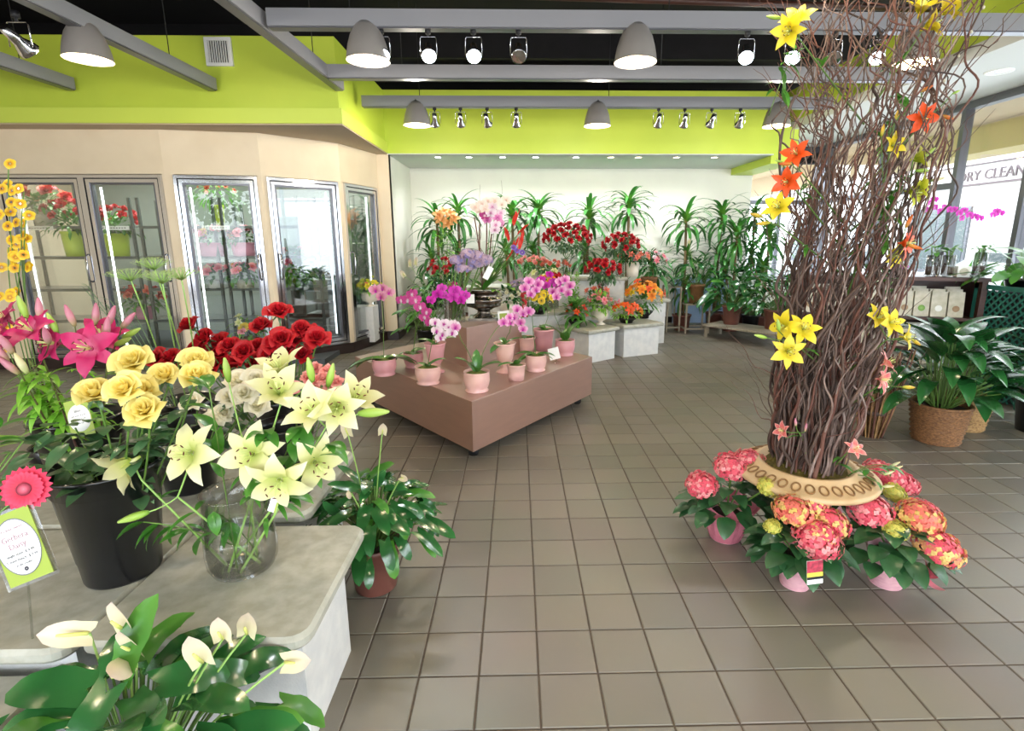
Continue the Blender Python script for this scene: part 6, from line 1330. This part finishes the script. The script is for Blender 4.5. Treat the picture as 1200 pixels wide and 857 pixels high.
spath('glossy plant in a tan basket behind the brown wicker one', 3.5, 3.85, .16, .26, 'wicker_lt', 30, .34, .5, .75, 2)
spath('glossy plant in a black pot cut off by the right edge', 4.0, 3.75, .17, .3, 'bucket', 40, .38, .6, .85, 3)

S0, S1 = Vector((2.85, 5.28, 0)), Vector((4.31, 4.74, 0)); su = (S1-S0).normalized(); sn = Vector((-su.y, su.x, 0)); SL = (S1-S0).length; SD = .5; SH = 1.1
sh = thing('shelf_unit', 'dark wooden shelf unit full of cream packets below the right window', 'shelf', S0); sm_ = Matrix(((su.x, sn.x, 0, 0), (su.y, sn.y, 0, 0), (0, 0, 1, 0), (0, 0, 0, 1)))
part('shelf_top', MB().box((-.02, -.02, SH-.035), (SL+.02, SD+.02, SH), sm_), 'wood', sh)
for x in (0, SL-.045): part('side_post', MB().box((x, 0, 0), (x+.045, .05, SH-.035), sm_), 'wood', sh); part('side_post', MB().box((x, SD-.05, 0), (x+.045, SD, SH-.035), sm_), 'wood', sh)
part('end_panel', MB().box((SL-.04, .05, .05), (SL-.01, SD-.05, SH-.035), sm_), 'wood', sh)
part('back_panel', MB().box((.045, SD-.02, .05), (SL-.045, SD, SH-.035), sm_), 'wood', sh)
for z in (.12, .42, .72): part('shelf_board', MB().box((.02, .02, z-.03), (SL-.02, SD-.02, z), sm_), 'wood', sh)
for z in (.3, .55, .8, .95): part('slat', MB().box((.005, .05, z), (.03, SD-.05, z+.05), sm_), 'twig2', sh)
for z, hh in ((.72, .26), (.42, .2), (.12, .2)):
    for k in range(10):
        for j in range(3):
            if z > .7 and k == 8 and j > 1: continue
            p = S0+su*(.12+k*.138)+sn*(.06+j*.06)+Vector((0, 0, z)); hq = hh*R.uniform(.85, 1)*(1-.0*j)*(.8 if k == 8 else 1)+j*.02; pk = thing('seed_packet', 'cream packet, %s in the %s row of the shelf unit, %s of its stack' % (ORD[k], {.72: 'upper', .42: 'middle', .12: 'bottom'}[z], ('front', 'middle', 'back')[j]), 'packet', p, math.atan2(su.y, su.x), 'packets on the dark shelf unit')
            tl = Matrix.Rotation(-.12, 4, 'X'); part('packet_body', once('pk%.2f%d' % (hh, j), lambda: meshof(MB().box((-.062, -.012, 0), (.062, .012, hh-.02+j*.02), tl), 'packet_body', 'packet')), None, pk)
            if j == 0: part('packet_label', once('pl%d' % (k % 3), lambda: meshof(MB().lathe([(.03, 0), (.02, .001), (.001, .001)], 12, tl @ Matrix.Translation((0, -.0135, .08)) @ Matrix.Rotation(PI/2, 4, 'X')), 'packet_label', ('packet2', 'leaf_y', 'card')[k % 3])), None, pk)
# things on the shelf unit
def onshelf(px, d=.12): # point on the top at a pixel column
    best = None
    for i in range(200):
        p = S0+su*(SL*i/199)+sn*d+Vector((0, 0, SH)); q = p-CAM; z = q.dot(FW); x = PPX+F_PX*q.dot(RT)/z
        if best is None or abs(x-px) < best[0]: best = (abs(x-px), p)
    return best[1]
def bamboo(px, lab, h=.2, r=.055, n=9, d=.1):
    p = onshelf(px, d); t = thing('glass_vase', lab, 'vase', p); part('glass_wall', MB().lathe([(.001, .002), (r, .002), (r, h), (r*.92, h), (r*.92, .015), (.001, .015)], 24), 'vase', t); part('pebbles', MB().lathe([(.001, .016), (r*.9, .016), (r*.9, h*.45), (.001, h*.47)], 16), 'soil' if 0 else 'twig3', t)
    pl_ = thing('vase_plant', 'green leafy cutting growing in the ' + lab.split(',')[0], 'plant', p+Vector((0, 0, h*.47)))
    for k in range(n): a = k*2.4; e = Vector((.03*math.cos(a), .03*math.sin(a), h*.6+R.uniform(0, .06))); part('stem', MB().tube([(0, 0, 0), e], .003, 5), 'stem', pl_); leafs(pl_, blade_mesh('vleaf', 'leaf', .1, .05, -.9, n=5, m=4), e, sph(a, R.uniform(.1, .9)), s=R.uniform(.8, 1.2))
bamboo(1090, 'left glass vase on the shelf unit, before the orange lily'); bamboo(1109, 'middle glass vase on the shelf unit, touching the left one'); bamboo(1145, 'right glass vase on the shelf unit near its end', .23)
c5 = thing('round_label_box', 'small white box with a round label between the glass vases', 'box', onshelf(1126, .1), math.atan2(su.y, su.x)); part('box', MB().box((-.05, -.04, 0), (.05, .04, .1)), 'card', c5); part('round_label', MB().lathe([(.035, 0), (.03, .001), (.001, .001)], 20, Matrix.Translation((0, -.041, .05)) @ Matrix.Rotation(PI/2, 4, 'X')), 'packet', c5)
c6 = thing('flower_pot', 'small dark pot with magenta flowers at the left of the shelf vases', 'potted plant', onshelf(1052, .15)); part('pot', pot_mesh('dish', .1, .06, 'bucket'), None, c6); dome_blooms(c6, dm('orc_mg', .03, 8), (0, 0, .06), .09, 9, .7); foliage(c6, (0, 0, .06), .1, 40, 'leaf_d', .07, .03)
ow = thing('potted_orchid', 'dark magenta orchid spray arching in front of the window over the shelf', 'orchid', onshelf(1100, .35)); part('pot', pot_mesh('cyl', .07, .12, 'metal_vase'), None, ow)
for sd, pts in ((-1, ((1098, 300), (1090, 262), (1082, 243), (1100, 240))), (1, ((1105, 300), (1112, 262), (1125, 246), (1140, 248), (1155, 252)))):
    P = [A(x, y, 5.2)-ow.location for x, y in pts]; part('flower_stalk', MB().tube([Vector((0, 0, .1))]+P, .003, 5), 'twig', ow)
for px, py in ((1090, 238), (1096, 243), (1086, 246), (1095, 234), (1101, 248), (1106, 243), (1118, 246), (1124, 250), (1130, 247), (1136, 252), (1142, 254), (1148, 256), (1168, 248), (1164, 252), (1172, 250), (1113, 246), (1127, 256)):
    part('bloom', orchid_mesh('orc_mg', 0), None, ow, at(A(px, py, 5.2)-ow.location, face((R.uniform(-.4, .4), -1, 0), 0, 1.15)))
# lattice planter beyond the shelf
lp = thing('lattice_planter', 'tall dark green lattice planter right of the shelf unit', 'planter', (4.62, 4.55, 0)); mb = MB()
for i in range(-9, 22):
    for sg in (-1, 1):
        pts = []
        for x in (-.3, .3):
            z = .5+i*.07+sg*(x); pts.append((x, z))
        (xa, za), (xb, zb) = pts
        lo, hi = .02, 1.02
        def clip(xa, za, xb, zb):
            out = []
            for x, z in ((xa, za), (xb, zb)):
                if z < lo: x = x+(lo-z)*(xb-xa)/(zb-za) if zb != za else x; z = lo
                if z > hi: x = x+(hi-z)*(xb-xa)/(zb-za) if zb != za else x; z = hi
                out.append((x, z))
            return out
        if max(za, zb) <= lo or min(za, zb) >= hi: continue
        (xa, za), (xb, zb) = clip(xa, za, xb, zb)
        if abs(xa-xb) > .02: mb.bar((xa, -.3+.004*sg, za), (xb, -.3+.004*sg, zb), .016, .006, (0, 1, 0)); mb.bar((-.3+.004*sg, xa, za), (-.3+.004*sg, xb, zb), .016, .006, (1, 0, 0))
part('lattice', mb, 'lattice', lp, stuff=True)
for x in (-.3, .3):
    for y in (-.3, .3): part('corner_post', MB().box((x-.02, y-.02, 0), (x+.02, y+.02, 1.04)), 'lattice', lp)
part('top_rail', MB().box((-.32, -.32, 1.0), (.32, -.28, 1.04)).box((-.32, -.32, 1.0), (-.28, .32, 1.04)), 'lattice', lp); part('inner_box', MB().box((-.26, -.26, .02), (.26, .3, .98)), 'gasket', lp)
anth(4.5, 4.6, 1.0, ('taper', .15, .1, 'bucket'), 'broad-leaved plant on top of the lattice planter, one leaf glowing bright green', 30, .36, (.05, .4), .24, 'leaf', (), 77, W=.6, nm='leafy_plant')
anth(4.85, 5.6, .0, ('taper', .16, .3, 'bucket'), 'broad-leaved plant standing at the window behind the lattice planter', 30, .35, (.5, 1.2), .22, 'leaf_d', (), 78, W=.55, nm='leafy_plant')
